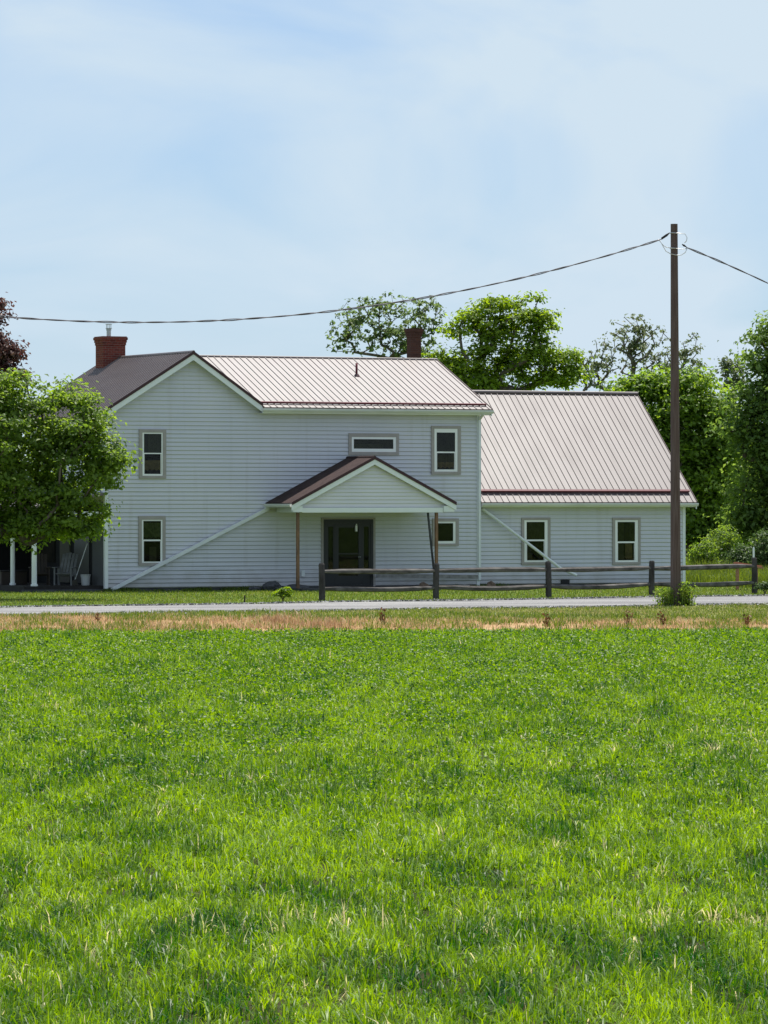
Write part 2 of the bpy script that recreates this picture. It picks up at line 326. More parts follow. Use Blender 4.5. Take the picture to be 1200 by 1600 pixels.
# ------------------------------------------------------------------ grass generators
def noise2(x, y, s, seed):
    """smooth value noise on arrays"""
    r = np.random.default_rng(seed); g = r.random((256, 256))
    xf, yf = x / s + 500.3, y / s + 700.7
    xi, yi = np.floor(xf).astype(int), np.floor(yf).astype(int); u, v_ = xf - xi, yf - yi
    u = u * u * (3 - 2 * u); v_ = v_ * v_ * (3 - 2 * v_)
    G = lambda a, b: g[a % 256, b % 256]
    return (G(xi, yi) * (1 - u) + G(xi + 1, yi) * u) * (1 - v_) + (G(xi, yi + 1) * (1 - u) + G(xi + 1, yi + 1) * u) * v_

def blades(name, x, y, h, wd, lean, tint, m, seed=0, parent=None, z0=0.0, face=0.6):
    """curved tapering grass blades, one mesh"""
    r = np.random.default_rng(seed); n = len(x)
    a = r.random(n) * 2 * np.pi                        # direction the blade leans
    dx, dy = np.cos(a), np.sin(a)
    b = a + np.pi / 2 + r.normal(0, .5, n)             # width direction
    wx, wy = np.cos(b) * wd * .5, np.sin(b) * wd * .5
    zz = np.full(n, z0)
    V = np.zeros((n, 5, 3))
    V[:, 0] = np.stack([x - wx, y - wy, zz], 1); V[:, 1] = np.stack([x + wx, y + wy, zz], 1)
    mx_, my_ = x + dx * lean * h * .35, y + dy * lean * h * .35; mz = zz + h * .58
    V[:, 2] = np.stack([mx_ + wx * .8, my_ + wy * .8, mz], 1); V[:, 3] = np.stack([mx_ - wx * .8, my_ - wy * .8, mz], 1)
    tz = zz + h * np.clip(1 - .35 * lean ** 2, .3, 1)
    V[:, 4] = np.stack([x + dx * lean * h, y + dy * lean * h, tz], 1)
    base = (np.arange(n) * 5)[:, None]
    lp = np.concatenate([base + np.array([[0, 1, 2, 3]]), base + np.array([[3, 2, 4]])], 1).ravel()
    sz = np.tile(np.array([4, 3]), n)
    return np_mesh(name, V.reshape(-1, 3), lp, sz, m, parent, np.repeat(tint, 5))

def leaves(name, P, N, size, tint, m, parent=None, seed=0, aspect=0.62):
    """folded pointed leaves with given centres and normals"""
    r = np.random.default_rng(seed); n = len(P)
    N = N / np.linalg.norm(N, axis=1, keepdims=True)
    q = r.normal(size=(n, 3)); T = np.cross(N, q); T /= np.linalg.norm(T, axis=1, keepdims=True); B = np.cross(N, T)
    s = size[:, None] * .5
    V = np.zeros((n, 4, 3))
    V[:, 0] = P - T * s; V[:, 1] = P + B * s * aspect + N * s * .25 - T * s * .1; V[:, 2] = P + T * s - N * s * .25; V[:, 3] = P - B * s * aspect + N * s * .25 - T * s * .1
    base = (np.arange(n) * 4)[:, None]
    lp = np.concatenate([base + np.array([[0, 1, 2]]), base + np.array([[0, 2, 3]])], 1).ravel()
    return np_mesh(name, V.reshape(-1, 3), lp, np.full(2 * n, 3), m, parent, np.repeat(tint, 4))

M['field_grass'] = leaf_mat('field_grass', (0.008, 0.072, 0.008), (0.240, 0.385, 0.030), dry=(0.58, 0.52, 0.28), patch=0.0, transl=0.5, rough=0.45, spec=0.32)
M['lawn_grass'] = leaf_mat('lawn_grass', (0.060, 0.115, 0.015), (0.15, 0.20, 0.03), dry=(0.30, 0.26, 0.12), transl=0.4)
M['dry_grass'] = leaf_mat('dry_grass', (0.26, 0.155, 0.08), (0.62, 0.48, 0.28), transl=0.3, spec=0.15)

def field():
    r = np.random.default_rng(11)
    X, Y = [], []
    edges = np.concatenate([np.linspace(21, 60, 40), np.linspace(62, 103, 22)])
    for a, b in zip(edges[:-1], edges[1:]):            # tuft centres
        ym = .5 * (a + b); hw = 600 / FOC * ym * 1.02 + .8; dens = 98 * (26 / ym) ** 0.85
        for x0, x1, dd in ((-hw, hw, dens), (-hw - 5, -hw, dens * .55), (hw, hw + 5, dens * .55)):
            k = int(dd * (x1 - x0) * (b - a)); X.append(r.uniform(x0, x1, k)); Y.append(r.uniform(a, b, k))
    X, Y = np.concatenate(X), np.concatenate(Y)
    keep = Y < field_hi(X) - r.random(len(X)) * .8; X, Y = X[keep], Y[keep]; nt_ = len(X)
    S = Y / 3.6                                        # growth patches run long in the sowing direction
    big = noise2(X, S, 1.0, 1) * .5 + noise2(X, S, .35, 2) * .5
    far = np.clip((Y - 45) / 45, 0, 1)                 # the far part of the field is darker, leafier clover
    yel = np.clip((noise2(X, S, .8, 5) * .4 + noise2(X, S, .28, 6) * .6 - .27) * 2.1, 0, 1)
    th = (0.085 + .13 * r.random(nt_)) * (.55 + .85 * big)
    tt = .06 + .40 * yel * (1 - .30 * far) + .22 * (r.random(nt_) - .3)
    ts = (.022 + .035 * r.random(nt_)) * (Y / 26) ** .3
    bald = noise2(X, Y, .9, 8) * noise2(X, Y, 2.7, 9)
    dryp = .006 + .05 * np.clip((bald - .42) * 4, 0, 1) + .02 * np.clip((38 - Y) / 12, 0, 1) * (yel > .45)
    g0 = gnd(1140, 1445)                               # a worn strip of straw at the right, lower part of the field
    worn = np.exp(-((X - g0.x) / .50) ** 2 - ((Y - g0.y) / .30) ** 2)
    dryp = np.clip(dryp + .85 * worn, 0, 1); th *= 1 - .45 * worn
    dryt = r.random(nt_) < dryp * .6
    per = r.integers(6, 15, nt_); q = np.repeat(np.arange(nt_), per); n = len(q)
    ang = r.random(n) * 2 * np.pi; rad = np.abs(r.normal(0, 1, n)) * ts[q]
    x, y = X[q] + np.cos(ang) * rad, Y[q] + np.sin(ang) * rad
    h = th[q] * (.45 + .65 * r.random(n))
    wd = (0.0060 + .0070 * r.random(n)) * (Y[q] / 26) ** .5
    lean = np.abs(r.normal(.65, .55, n)); lean = np.where(r.random(n) < .04, 1.5, lean)
    t = tt[q] - .15 + .58 * r.random(n) * (.5 + .5 * yel[q]) + np.where(r.random(n) < .12, .22, 0)
    t = np.clip(t, 0, .80); dry = dryt[q] | (r.random(n) < dryp[q] * .5); t = np.where(dry, .86 + .12 * r.random(n), t)
    o = blades('field_grass', x, y, h, wd, lean, t, M['field_grass'], 12)
    tag(o, kind='stuff', label='lush green hay field of grass filling the foreground', cat='grass')
    # clover leaves low between the blades
    k = 170000
    ys = 22 + (99 - 22) * r.random(k) ** .8; xs_ = r.uniform(-1, 1, k) * (600 / FOC * ys + 1.5)
    keep = ys < field_hi(xs_) - .3; xs_, ys = xs_[keep], ys[keep]
    c = noise2(xs_, ys / 3, .7, 15); keep = r.random(len(xs_)) < np.clip(np.clip((ys - 30) / 20, .08, 1) * (.15 + 1.1 * (c - .3) + .5 * np.clip((ys - 45) / 40, 0, 1)), .02, 1)
    xs_, ys = xs_[keep], ys[keep]; k = len(xs_)
    P = np.stack([xs_, ys, .04 + .11 * r.random(k)], 1); N = r.normal(size=(k, 3)) * .6; N[:, 2] += 1
    o = leaves('clover', P, N, (.020 + .020 * r.random(k)) * (ys / 26) ** .45, np.clip(.04 + .6 * r.random(k), 0, .8), M['field_grass'], seed=16, aspect=.8)
    tag(o, kind='stuff', label='dark green clover leaves growing through the hay field', cat='clover')
field()

P0_ = (-9.011, 145.0)
def strips():
    r = np.random.default_rng(21)
    # mown lawn between lane and house
    n = 150000; X = r.uniform(-19, 19, n); Y = r.uniform(110, 160, n)
    e = lane_hi(X) + .3 * np.sin(X * .7 + 2)
    k = (Y > e + .05 * r.normal(size=n)) & (np.abs(X) < 600 / FOC * Y + 1.5) & (Y < 146 + .42 * (X + 9) + 10)
    lx, ly = (X + 9.011) * math.cos(R(25)) + (Y - 145) * math.sin(R(25)), -(X + 9.011) * math.sin(R(25)) + (Y - 145) * math.cos(R(25))
    k &= ~((ly > -.08) & (lx > -3) & (lx < 21.7)); X, Y = X[k], Y[k]; n = len(X)
    big = noise2(X, Y, 1.7, 31)
    t = np.clip(.1 + .5 * big + .25 * r.random(n), 0, .8); t = np.where(r.random(n) < .06, .9, t)
    o = blades('lawn_grass', X, Y, .035 + .05 * r.random(n) * (.5 + big), .012 + .012 * r.random(n), np.abs(r.normal(.4, .3, n)), t, M['lawn_grass'], 22, z0=.004)
    tag(o, kind='stuff', label='short mown lawn grass between the gravel lane and the house', cat='grass')
    n = 9000; a = r.uniform(-.1, 21.4, n); b = -.05 - .22 * r.random(n) ** 2; keep = (noise2(a, b, .5, 43) > .38) & ((a < 6.8) | (a > 11.7)); a, b = a[keep], b[keep]; b = np.where(a > 13.4, b + .25, b); n = len(a)
    o = blades('wall_grass', P0_[0] + a * math.cos(R(25)) - b * math.sin(R(25)), P0_[1] + a * math.sin(R(25)) + b * math.cos(R(25)), .06 + .18 * r.random(n) * noise2(a, b, .9, 44), .012 + .01 * r.random(n), np.abs(r.normal(.4, .3, n)), np.clip(.1 + .6 * r.random(n), 0, .8), M['lawn_grass'], 45, z0=.004)
    tag(o, kind='stuff', label='untrimmed grass growing along the foot of the house wall', cat='grass')
    # verge between lane and dry bank
    n = 130000; X = r.uniform(-17, 17, n); Y = r.uniform(97, 131, n)
    lim = np.interp(X, [-20, -9.5, -5, 0, 9.4, 40], [106.5, 113.2, 111.5, 109.8, 110, 110])
    edge = lim + (noise2(X, Y, .9, 33) - .5) * 3.0 + (noise2(X, Y, 3, 34) - .5) * 2
    lo_ = lane_lo(X) + .35 * np.sin(X * .9)
    k = (Y > edge) & (Y < lo_ + .1 * r.normal(size=n)) & (np.abs(X) < 600 / FOC * Y + 1.5); Xv, Yv = X[k], Y[k]; n = len(Xv)
    big = noise2(Xv, Yv, 1.9, 35)
    t = np.clip(.15 + .55 * big + .25 * r.random(n), 0, .8); t = np.where(r.random(n) < .16 + .3 * (big > .65), .9, t)
    hh = (.03 + .09 * r.random(n) * noise2(Xv, Yv, 1.3, 36)) * np.where(Xv < -3, 1.6, 1.0)
    o = blades('verge_grass', Xv, Yv, hh, .012 + .012 * r.random(n), np.abs(r.normal(.4, .3, n)), t, M['lawn_grass'], 23, z0=.006)
    tag(o, kind='stuff', label='patchy grass verge between the dry bank and the gravel lane', cat='grass')
    # dry stubble and straw on the bank
    n = 90000; X = r.uniform(-17, 17, n); Y = r.uniform(97, 117, n)
    lim = np.interp(X, [-20, -9.5, -5, 0, 9.4, 40], [106.5, 113.2, 111.5, 109.8, 110, 110])
    edge = lim + (noise2(X, Y, .9, 33) - .5) * 3.0 + .8
    lo_ = lane_lo(X)
    dn = noise2(X, Y, 1.2, 37) * .6 + noise2(X, Y, .4, 38) * .4
    k = (Y > field_hi(X) - .2) & (Y < edge) & (Y < lo_ - .5) & (np.abs(X) < 600 / FOC * Y + 1.5) & (r.random(n) < np.clip((dn - .3) * 2.6, .06, 1)); X, Y = X[k], Y[k]; n = len(X)
    tall = np.exp(-((X + 1.6) / 2.2) ** 2) + .45 * (X < -2) + .25 * (X > 2)
    h = (.05 + .10 * r.random(n)) * (.6 + 1.2 * tall * noise2(X, Y, .8, 39) + .4 * noise2(X, Y, .7, 40))
    o = blades('dry_grass', X, Y, h, .010 + .010 * r.random(n), np.abs(r.normal(.4, .3, n)), np.clip(.1 + .9 * r.random(n), 0, 1), M['dry_grass'], 24, z0=.010)
    tag(o, kind='stuff', label='dry straw and dead stubble on the bare bank beside the field', cat='dry grass')
    # green tufts scattered in the stubble
    n = 60000; X = r.uniform(-17, 17, n); Y = r.uniform(99, 114, n)
    c = noise2(X, Y, .7, 41); k = (Y > field_hi(X)) & (Y < lane_lo(X) - .5) & (c > .575) & (np.abs(X) < 600 / FOC * Y + 1.5); X, Y = X[k], Y[k]; n = len(X)
    o = blades('weedy_grass', X, Y, .06 + .14 * r.random(n), .013 + .012 * r.random(n), np.abs(r.normal(.4, .3, n)), np.clip(.2 + .55 * r.random(n), 0, .8), M['lawn_grass'], 25, z0=.010)
    tag(o, kind='stuff', label='green weed tufts sprouting from the dry bank', cat='weeds')
strips()

M['pebble'] = leaf_mat('loose_pebble', (0.16, 0.16, 0.165), (0.40, 0.395, 0.385), transl=0.0, rough=.9, spec=.1)
def pebbles():
    r = np.random.default_rng(55); n = 16000; X = r.uniform(-16, 18, n); up = r.random(n) < .5
    Y = np.where(up, lane_hi(X) + .3 * np.sin(X * .7 + 2), lane_lo(X) + .35 * np.sin(X * .9)) + np.where(up, 1, -1) * (r.exponential(.28, n) - .15)
    P = np.stack([X, Y, .018 + .02 * r.random(n)], 1); N = r.normal(size=(n, 3)) * .5; N[:, 2] += 1
    o = leaves('loose_gravel', P, N, .03 + .06 * r.random(n), r.random(n), M['pebble'], seed=56, aspect=.9)
    tag(o, kind='stuff', label='loose gravel spilled along both edges of the lane', cat='gravel')
pebbles()

# ------------------------------------------------------------------ the house (local x runs along the front wall, local y into the house)
YAW = R(25.0); P0 = Vector((-9.011, 145.0, 0))
UX, UY = Vector((math.cos(YAW), math.sin(YAW))), Vector((-math.sin(YAW), math.cos(YAW)))
def on(px, py, v_=0.0):
    """photo pixel -> (x along the front, height) on the plane v_ metres behind the front wall"""
    qx, qy = P0.x + v_ * UY.x, P0.y + v_ * UY.y; k = (px - 600) / FOC
    t = (k * qy - qx) / (UX.x - k * UX.y); return t, EYE - (py - HZ) / FOC * (qy + t * UX.y)
house = thing('farmhouse', 'pale grey clapboard farmhouse with burgundy metal roofs and a gabled entrance porch', 'house', P0, YAW)

W1, W2, DEP = 13.46, 21.48, 7.1               # end of main block, end of addition, depth
AP_T, AP_Z = 2.96, 7.80                       # front gable apex (roof top)
SL, SR = 0.618, 0.685                         # slopes of its two sides
EV_Z, RD_V, RD_Z = 6.02, 3.92, 7.80           # main eave top edge at v=-0.4, ridge
SM = (RD_Z - EV_Z) / (RD_V + 0.4)
A_SET = 0.25                                  # the addition stands a little back
AE_Z, AR_V, AR_Z, AE_V = 2.90, 4.2, 6.71, A_SET - 0.42
SA = (AR_Z - AE_Z) / (AR_V - AE_V)
COURSE, LIP = 0.135, 0.027

def front_top(t):                             # underside of the roof along the front wall
    g = AP_Z - (SL * (AP_T - t) if t < AP_T else SR * (t - AP_T)) - 0.13
    return max(g, EV_Z - .18) if t > AP_T else g
def siding(mb, x0, x1, z0, top, v_=0.0, cs=COURSE, lip=LIP, ltop=None):
    """lap siding on a wall facing -y between x0 and x1, cut under top(x)"""
    k = 0
    tops = [x0 + (x1 - x0) * i / 400 for i in range(401)]; tv = [top(t) for t in tops]; zmax = max(tv)
    while z0 + k * cs < zmax:
        za, zb = z0 + k * cs, min(z0 + (k + 1) * cs, zmax)
        def span(z):
            ok = [t for t, h_ in zip(tops, tv) if h_ >= z - 1e-6]
            return (min(ok), max(ok)) if ok else None
        a, b = span(za), span(zb)
        if a and b:
            zc = min(za + cs * .22, zb)
            mb.poly([(a[0], v_ - lip, zc), (a[1], v_ - lip, zc), (b[1], v_ - .004, zb), (b[0], v_ - .004, zb)])
            mb.poly([(a[0], v_ - .002, za), (a[1], v_ - .002, za), (a[1], v_ - lip, zc), (a[0], v_ - lip, zc)])
        k += 1

# wall bodies
mb = MB()
zl = front_top(0); zr = EV_Z - .18
mb.prism([(0, 0.0, .12), (W1, 0.0, .12), (W1, 0.0, zr), (5.42, 0.0, zr), (AP_T, 0.0, AP_Z - .13), (0, 0.0, zl)], (0, DEP, 0))
siding(mb, 0.06, W1 - .06, 0.12, front_top)
# left flank siding
k = 0
while .12 + k * COURSE < zl - .02:
    za, zb = .12 + k * COURSE, min(.12 + (k + 1) * COURSE, zl)
    mb.poly([(-LIP, DEP, za), (-LIP, 0.06, za), (-.004, 0.06, zb), (-.004, DEP, zb)]); k += 1
mb.build('wall', M['siding'], house)
mb = MB()
mb.prism([(0, 0, 0), (0, 4.3 * 2 - A_SET * 2, 0), (0, 4.3 * 2 - A_SET * 2, AE_Z - .1), (0, AR_V - A_SET, AR_Z - .12), (0, 0, AE_Z - .1)], (W2 - W1 - .02, 0, 0))
for i in range(len(mb.v)):
    x, y, z = mb.v[i]; mb.v[i] = (x + W1 + .01, y + A_SET + .001, max(z, .12))
siding(mb, W1 + .01, W2 - .08, .12, lambda t: AE_Z - .16, A_SET, .138, LIP)
mb.build('wall', M['siding'], house)['label'] = 'grey clapboard wall of the low side addition'
mb = MB(); mb.box(.03, W1 - .03, .03, DEP - .03, -.05, .118); mb.box(W1 - .02, W2 - .03, A_SET + .03, 7.8, -.05, .117)
mb.build('foundation', M['foundation'], house)
# corner boards
for b_ in ((-.035, .075, -.036, .10, .10, zl - .05), (W1 - .085, W1 + .02, -.036, .10, .10, zr), (W2 - .085, W2 + .02, A_SET - .036, A_SET + .1, .10, AE_Z - .15)):
    MB().box(*b_).build('corner_board', M['white'], house)

# roofs: sheets with standing ribs
def ribbed(mb, o, ax, up, n_len, wid, step, poly=None, th=.035, rib=.023, rw=.045, cut=None, top=None):
    """slab with corner o, width direction ax (unit) * wid, slope direction up (unit) * n_len; cut(x) gives slope start, top(x) its end"""
    o, ax, up = Vector(o), Vector(ax), Vector(up); nrm = ax.cross(up).normalized()
    if nrm.z < 0: nrm = -nrm
    P = poly or [o, o + ax * wid, o + ax * wid + up * n_len, o + up * n_len]
    mb.prism(P, -nrm * th)
    x = step * .5
    while x < wid:
        s0 = cut(x) if cut else 0.0; s1 = (top(x) if top else n_len)
        if s1 - s0 > .1:
            a = o + ax * x + up * (s0 + .0); b = o + ax * x + up * s1
            h_ = nrm * rib; q = ax * rw / 2; q2 = ax * rw * .26
            mb.hexa([a - q, a + q, b + q, b - q, a - q2 + h_, a + q2 + h_, b + q2 + h_, b - q2 + h_])
        x += step
# main front slope
R1 = W1 + .32
up_m = Vector((0, RD_V + .4, RD_Z - EV_Z)).normalized(); len_m = math.hypot(RD_V + .4, RD_Z - EV_Z)
xl0 = 5.45
mb = MB()
val = lambda x: max(0.0, 1 - x / (xl0 - AP_T)) * len_m       # start of a rib above the valley
def ribfront(mb):
    o = Vector((AP_T, -.4, EV_Z)); wid = R1 - AP_T
    ribbed(mb, o, (1, 0, 0), up_m, len_m, wid, .235, poly=[(xl0, -.4, EV_Z), (R1, -.4, EV_Z), (R1, RD_V, RD_Z), (AP_T, RD_V, RD_Z)], cut=val)
ribfront(mb)
# back slope
back_v = 2 * RD_V + .4
mb.prism([(AP_T, RD_V, RD_Z - .001), (R1, RD_V, RD_Z - .001), (R1, back_v, EV_Z), (AP_T, back_v, EV_Z)], (0, -.01, -.035))
mb.tube([(AP_T, RD_V, RD_Z - .005), (R1 + .01, RD_V, RD_Z - .005)], .06, 8)
mb.build('roof', M['roof'], house)['label'] = 'ribbed metal roof of the main block bright with sun glare'
# gable roof
GB = 7.35
mb = MB(); tL = -.42; zL = AP_Z - SL * (AP_T - tL)
up_g = Vector((AP_T - tL, 0, AP_Z - zL)).normalized(); len_g = math.hypot(AP_T - tL, AP_Z - zL)
ribbed(mb, (tL, -.30, zL), (0, 1, 0), up_g, len_g, GB + .30, .235)
zR = AP_Z - SR * (5.42 - AP_T)
mb.prism([(AP_T, -.30, AP_Z), (5.42, -.30, zR), (AP_T, RD_V, AP_Z)], Vector((-.03, 0, -.035)))
mb.prism([(AP_T, RD_V, AP_Z - .002), (AP_T, GB, AP_Z - .002), (6.0, GB, AP_Z - SR * (6.0 - AP_T))], Vector((-.03, 0, -.035)))
mb.tube([(AP_T, -.30, AP_Z - .005), (AP_T, GB, AP_Z - .005)], .06, 8)
mb.build('roof', M['roof'], house)['label'] = 'dark burgundy roof slope of the front gable facing left'
# addition roof
A0, A1 = W1 + .03, W2 + .27
up_a = Vector((0, AR_V - AE_V, AR_Z - AE_Z)).normalized(); len_a = math.hypot(AR_V - AE_V, AR_Z - AE_Z)
mb = MB(); ribbed(mb, (A0, AE_V, AE_Z), (1, 0, 0), up_a, len_a, A1 - A0, .235)
mb.prism([(A0, AR_V, AR_Z - .001), (A1, AR_V, AR_Z - .001), (A1, 2 * AR_V - AE_V, AE_Z), (A0, 2 * AR_V - AE_V, AE_Z)], (0, -.01, -.035))
mb.tube([(A0, AR_V, AR_Z - .0), (A1 + .01, AR_V, AR_Z - .0)], .075, 8)
mb.build('roof', M['roof'], house)['label'] = 'steep ribbed metal roof of the side addition'
# snow guards
def on_slope(x, s, o_v, o_z, up, lift):
    n = Vector((0, -up.z, up.y)); return Vector((x, o_v, o_z)) + up * s + n * lift
mb = MB(); mb.bar(on_slope(5.35, .30, -.4, EV_Z, up_m, .055), on_slope(R1 - .12, .30, -.4, EV_Z, up_m, .055), .05, .06, up=(0, -up_m.z, up_m.y))
mb.build('snow_guard', M['guard'], house)
mb = MB(); mb.bar(on_slope(A0 + .0, .52, AE_V, AE_Z, up_a, .06), on_slope(A1 - .12, .52, AE_V, AE_Z, up_a, .06), .085, .06, up=(0, -up_a.z, up_a.y))
mb.build('snow_guard', M['guard'], house)
# gutters and fascia
def gutter(mb, a, b, dv=(0, -1, 0)):
    """K-style gutter trough from a to b (top outer line), dv points away from the house"""
    a, b, dv = Vector(a), Vector(b), Vector(dv); e = .11
    prof = [(0, 0), (-.0, -.115), (-.075, -.115), (-e, -.05), (-e, 0), (-e + .012, 0), (-e + .012, -.045), (-.075, -.10), (-.012, -.10), (-.012, 0)]
    p = [a + dv * (-d) + Vector((0, 0, z)) for d, z in prof]
    mb.prism(p, b - a)
mb = MB(); gutter(mb, (5.38, -.33, EV_Z - .035), (R1 + .03, -.33, EV_Z - .035)); mb.build('gutter', M['gutter'], house)
mb = MB(); gutter(mb, (A0 + .02, AE_V + .06, AE_Z - .03), (A1 + .03, AE_V + .06, AE_Z - .03)); mb.build('gutter', M['gutter'], house)
mb = MB()
mb.box(5.40, R1 - .03, -.328, -.30, EV_Z - .20, EV_Z - .05); mb.box(5.40, R1 - .03, -.298, -.03, EV_Z - .20, EV_Z - .185)
mb.box(A0 + .02, A1 - .03, AE_V + .062, AE_V + .09, AE_Z - .17, AE_Z - .01); mb.box(A0 + .02, A1 - .03, AE_V + .092, A_SET - .005, AE_Z - .17, AE_Z - .155)
mb.build('fascia', M['white'], house)
# rake boards and dark rake trim
def rake(mbw, mbd, a, b, off, dwn, h_=.20, th=.03):
    """white board under a roof edge from a to b, dark trim above; off points out of the wall"""
    a, b, off = Vector(a), Vector(b), Vector(off)
    z = Vector((0, 0, 1))
    mbw.prism([a - z * .075, b - z * .075, b - z * (.075 + h_), a - z * (.075 + h_)], -off * th)
    mbd.prism([a + z * .03 + off * .004, b + z * .03 + off * .004, b - z * .073 + off * .004, a - z * .073 + off * .004], off * .02)
mbw, mbd = MB(), MB()
rake(mbw, mbd, (AP_T, -.295, AP_Z), (tL, -.295, zL), (0, -1, 0), 0, .19); rake(mbw, mbd, (AP_T, -.295, AP_Z), (5.42, -.295, zR), (0, -1, 0), 0, .19)
for sgn, x1_, z1_ in ((-1, tL, zL), (1, 5.40, zR)):         # soffits
    mbw.prism([(AP_T, -.26, AP_Z - .12), (x1_, -.26, z1_ - .12), (x1_, -.03, z1_ - .12), (AP_T, -.03, AP_Z - .12)], (0, 0, .02))
mbw.build('rake_board', M['white'], house); mbd.build('rake_trim', M['roof_trim'], house)
# right ends of the two ridged roofs
for (x, v0, z0, v1, z1) in ((R1, -.4, EV_Z, RD_V, RD_Z), (A1, AE_V, AE_Z, AR_V, AR_Z)):
    mbw, mbd = MB(), MB()
    rake(mbw, mbd, (x - .02, v0, z0), (x - .02, v1, z1), (1, 0, 0), 0, .16)
    rake(mbw, mbd, (x - .02, v1, z1), (x - .02, 2 * v1 - v0, z0), (1, 0, 0), 0, .16)
    mbw.build('rake_board', M['white'], house); mbd.build('rake_trim', M['roof_trim'], house)
# chimneys
def chimney(t, v_, wx, wy, z0, z1, flue=None):
    mb = MB()
    mb.box(t - wx / 2, t + wx / 2, v_ - wy / 2, v_ + wy / 2, z0, z1 - .30)
    for k, e in enumerate((.02, .04, .065)):
        za = z1 - .30 + k * .09 + (.001 if k else 0); mb.box(t - wx / 2 - e, t + wx / 2 + e, v_ - wy / 2 - e, v_ + wy / 2 + e, za, z1 - .30 + (k + 1) * .09)
    mb.box(t - wx / 2 - .04, t + wx / 2 + .04, v_ - wy / 2 - .04, v_ + wy / 2 + .04, z1 - .029, z1)
    c = mb.build('chimney', M['brick'] if flue else M['brick_dark'], house)
    if flue:
        f_ = MB(); f_.tube([(t + flue, v_ - wy * .2, z1 - .05), (t + flue, v_ - wy * .2, z1 + .26)], .075, 12); f_.tube([(t + flue, v_ - wy * .2, z1 + .262), (t + flue, v_ - wy * .2, z1 + .285)], .11, 12)
        for j in range(4):
            a = j * math.pi / 2; f_.tube([(t + flue + .08 * math.cos(a), v_ - wy * .2 + .08 * math.sin(a), z1 + .2), (t + flue + .08 * math.cos(a), v_ - wy * .2 + .08 * math.sin(a), z1 + .40)], .012, 5)
        f_.tube([(t + flue, v_ - wy * .2, z1 + .40), (t + flue, v_ - wy * .2, z1 + .42)], .11, 12)
        f_.build('flue', M['steel'], c, smooth=False)
    return c
chimney(AP_T - .18, 6.62, .80, .72, 6.9, 8.52, -.12)['label'] = 'wide red brick chimney with a steel flue on the gable roof'
chimney(13.30, 4.75, .38, .36, 7.0, 8.90)['label'] = 'narrow red brick chimney rising behind the main ridge'
# roof vent
tv, zv = on(546, 583, 3.0)
s_v = 3.05
pv = on_slope(tv, s_v, -.4, EV_Z, up_m, 0)
mb = MB(); mb.tube([pv + Vector((0, 0, -.05)), pv + Vector((0, 0, .42))], .038, 10); mb.build('vent_pipe', M['guard'], house, smooth=True)
mb = MB(); mb.tube([pv + Vector((0, -.02, -.06)), pv + Vector((0, -.02, .06))], [.14, .05], 12); mb.build('vent_boot', M['roof_trim'], house)

# windows
def window(casing, frame, panes, v_=0.0, rail=True, reflection_curtain=()):
    """pixel rectangles (x0, x1, y0, y1) of casing, white frame and glass"""
    def rc(p):
        (a, zb), (b, zt) = on(p[0], p[3], v_), on(p[1], p[2], v_); return a, b, zb, zt
    def ring(mb, o, i, va, vb):
        mb.box(o[0], i[0], va, vb, o[2], o[3]); mb.box(i[1], o[1], va, vb, o[2], o[3])
        mb.box(i[0], i[1], va, vb, o[2], i[2]); mb.box(i[0], i[1], va, vb, i[3], o[3])
    c, f_ = rc(casing), rc(frame); ps = [(p[0] - .016, p[1] + .016, p[2] - .012, p[3] + .012) for p in (rc(p) for p in panes)]
    mb = MB(); ring(mb, c, f_, v_ - .062, v_ - .001); wd_ = mb.build('window', M['casing'], house)
    mb = MB(); g = (min(p[0] for p in ps), max(p[1] for p in ps), min(p[2] for p in ps), max(p[3] for p in ps))
    ring(mb, (f_[0] + .002, f_[1] - .002, f_[2] + .002, f_[3] - .002), g, v_ - .05, v_ - .002)
    if len(ps) == 2:
        up_, lw = (ps[0], ps[1]) if ps[0][2] > ps[1][2] else (ps[1], ps[0])
        mb.box(g[0], g[1], v_ - .046, v_ - .002, lw[3], up_[2])
        mb.box(lw[0] - .0, lw[0] + .018, v_ - .044, v_ - .003, g[2], lw[3]); mb.box(lw[1] - .018, lw[1], v_ - .044, v_ - .003, g[2], lw[3])
    mb.build('frame', M['vinyl'], wd_)
    for k, p in enumerate(ps):
        mb = MB(); d = -.036 if k else -.040
        mb.box(p[0], p[1], v_ + d, v_ + d + .005, p[2], p[3]); mb.build('pane', M['glass'], wd_)
    mb = MB(); mb.box(g[0], g[1], v_ - .034 + .003, v_ - .0275, g[2], g[3])
    mb.build('room', M['room'], wd_)
    for fx0, fx1, fz0, fz1, cm in reflection_curtain:  # sheets added behind the glass as painted reflections; real curtain in the last window
        x0, x1 = g[0] + fx0 * (g[1] - g[0]), g[0] + fx1 * (g[1] - g[0]); za, zb_ = g[2] + fz0 * (g[3] - g[2]), g[2] + fz1 * (g[3] - g[2])
        mb = MB(); n = 24
        for q in range(n):
            xa, xb = x0 + (x1 - x0) * q / n, x0 + (x1 - x0) * (q + 1) / n; ya, yb = (v_ - .0325 - .001 * math.sin(q * 1.7) for q in (q, q + 1))
            mb.poly([(xa, ya, za + .02 * math.sin(q)), (xb, yb, za + .02 * math.sin(q + 1)), (xb, yb, zb_), (xa, ya, zb_)])
        mb.build('curtain', M[cm], wd_)
    return wd_
window((216.6, 258.7, 671, 747.7), (221.5, 253.5, 676, 743.5), [(224.8, 250.8, 678.5, 707), (224.8, 250.3, 710, 740)], reflection_curtain=[(0, 1, .1, .34, 'curtain'), (.25, 1, .52, 1, 'curtain_dim')])
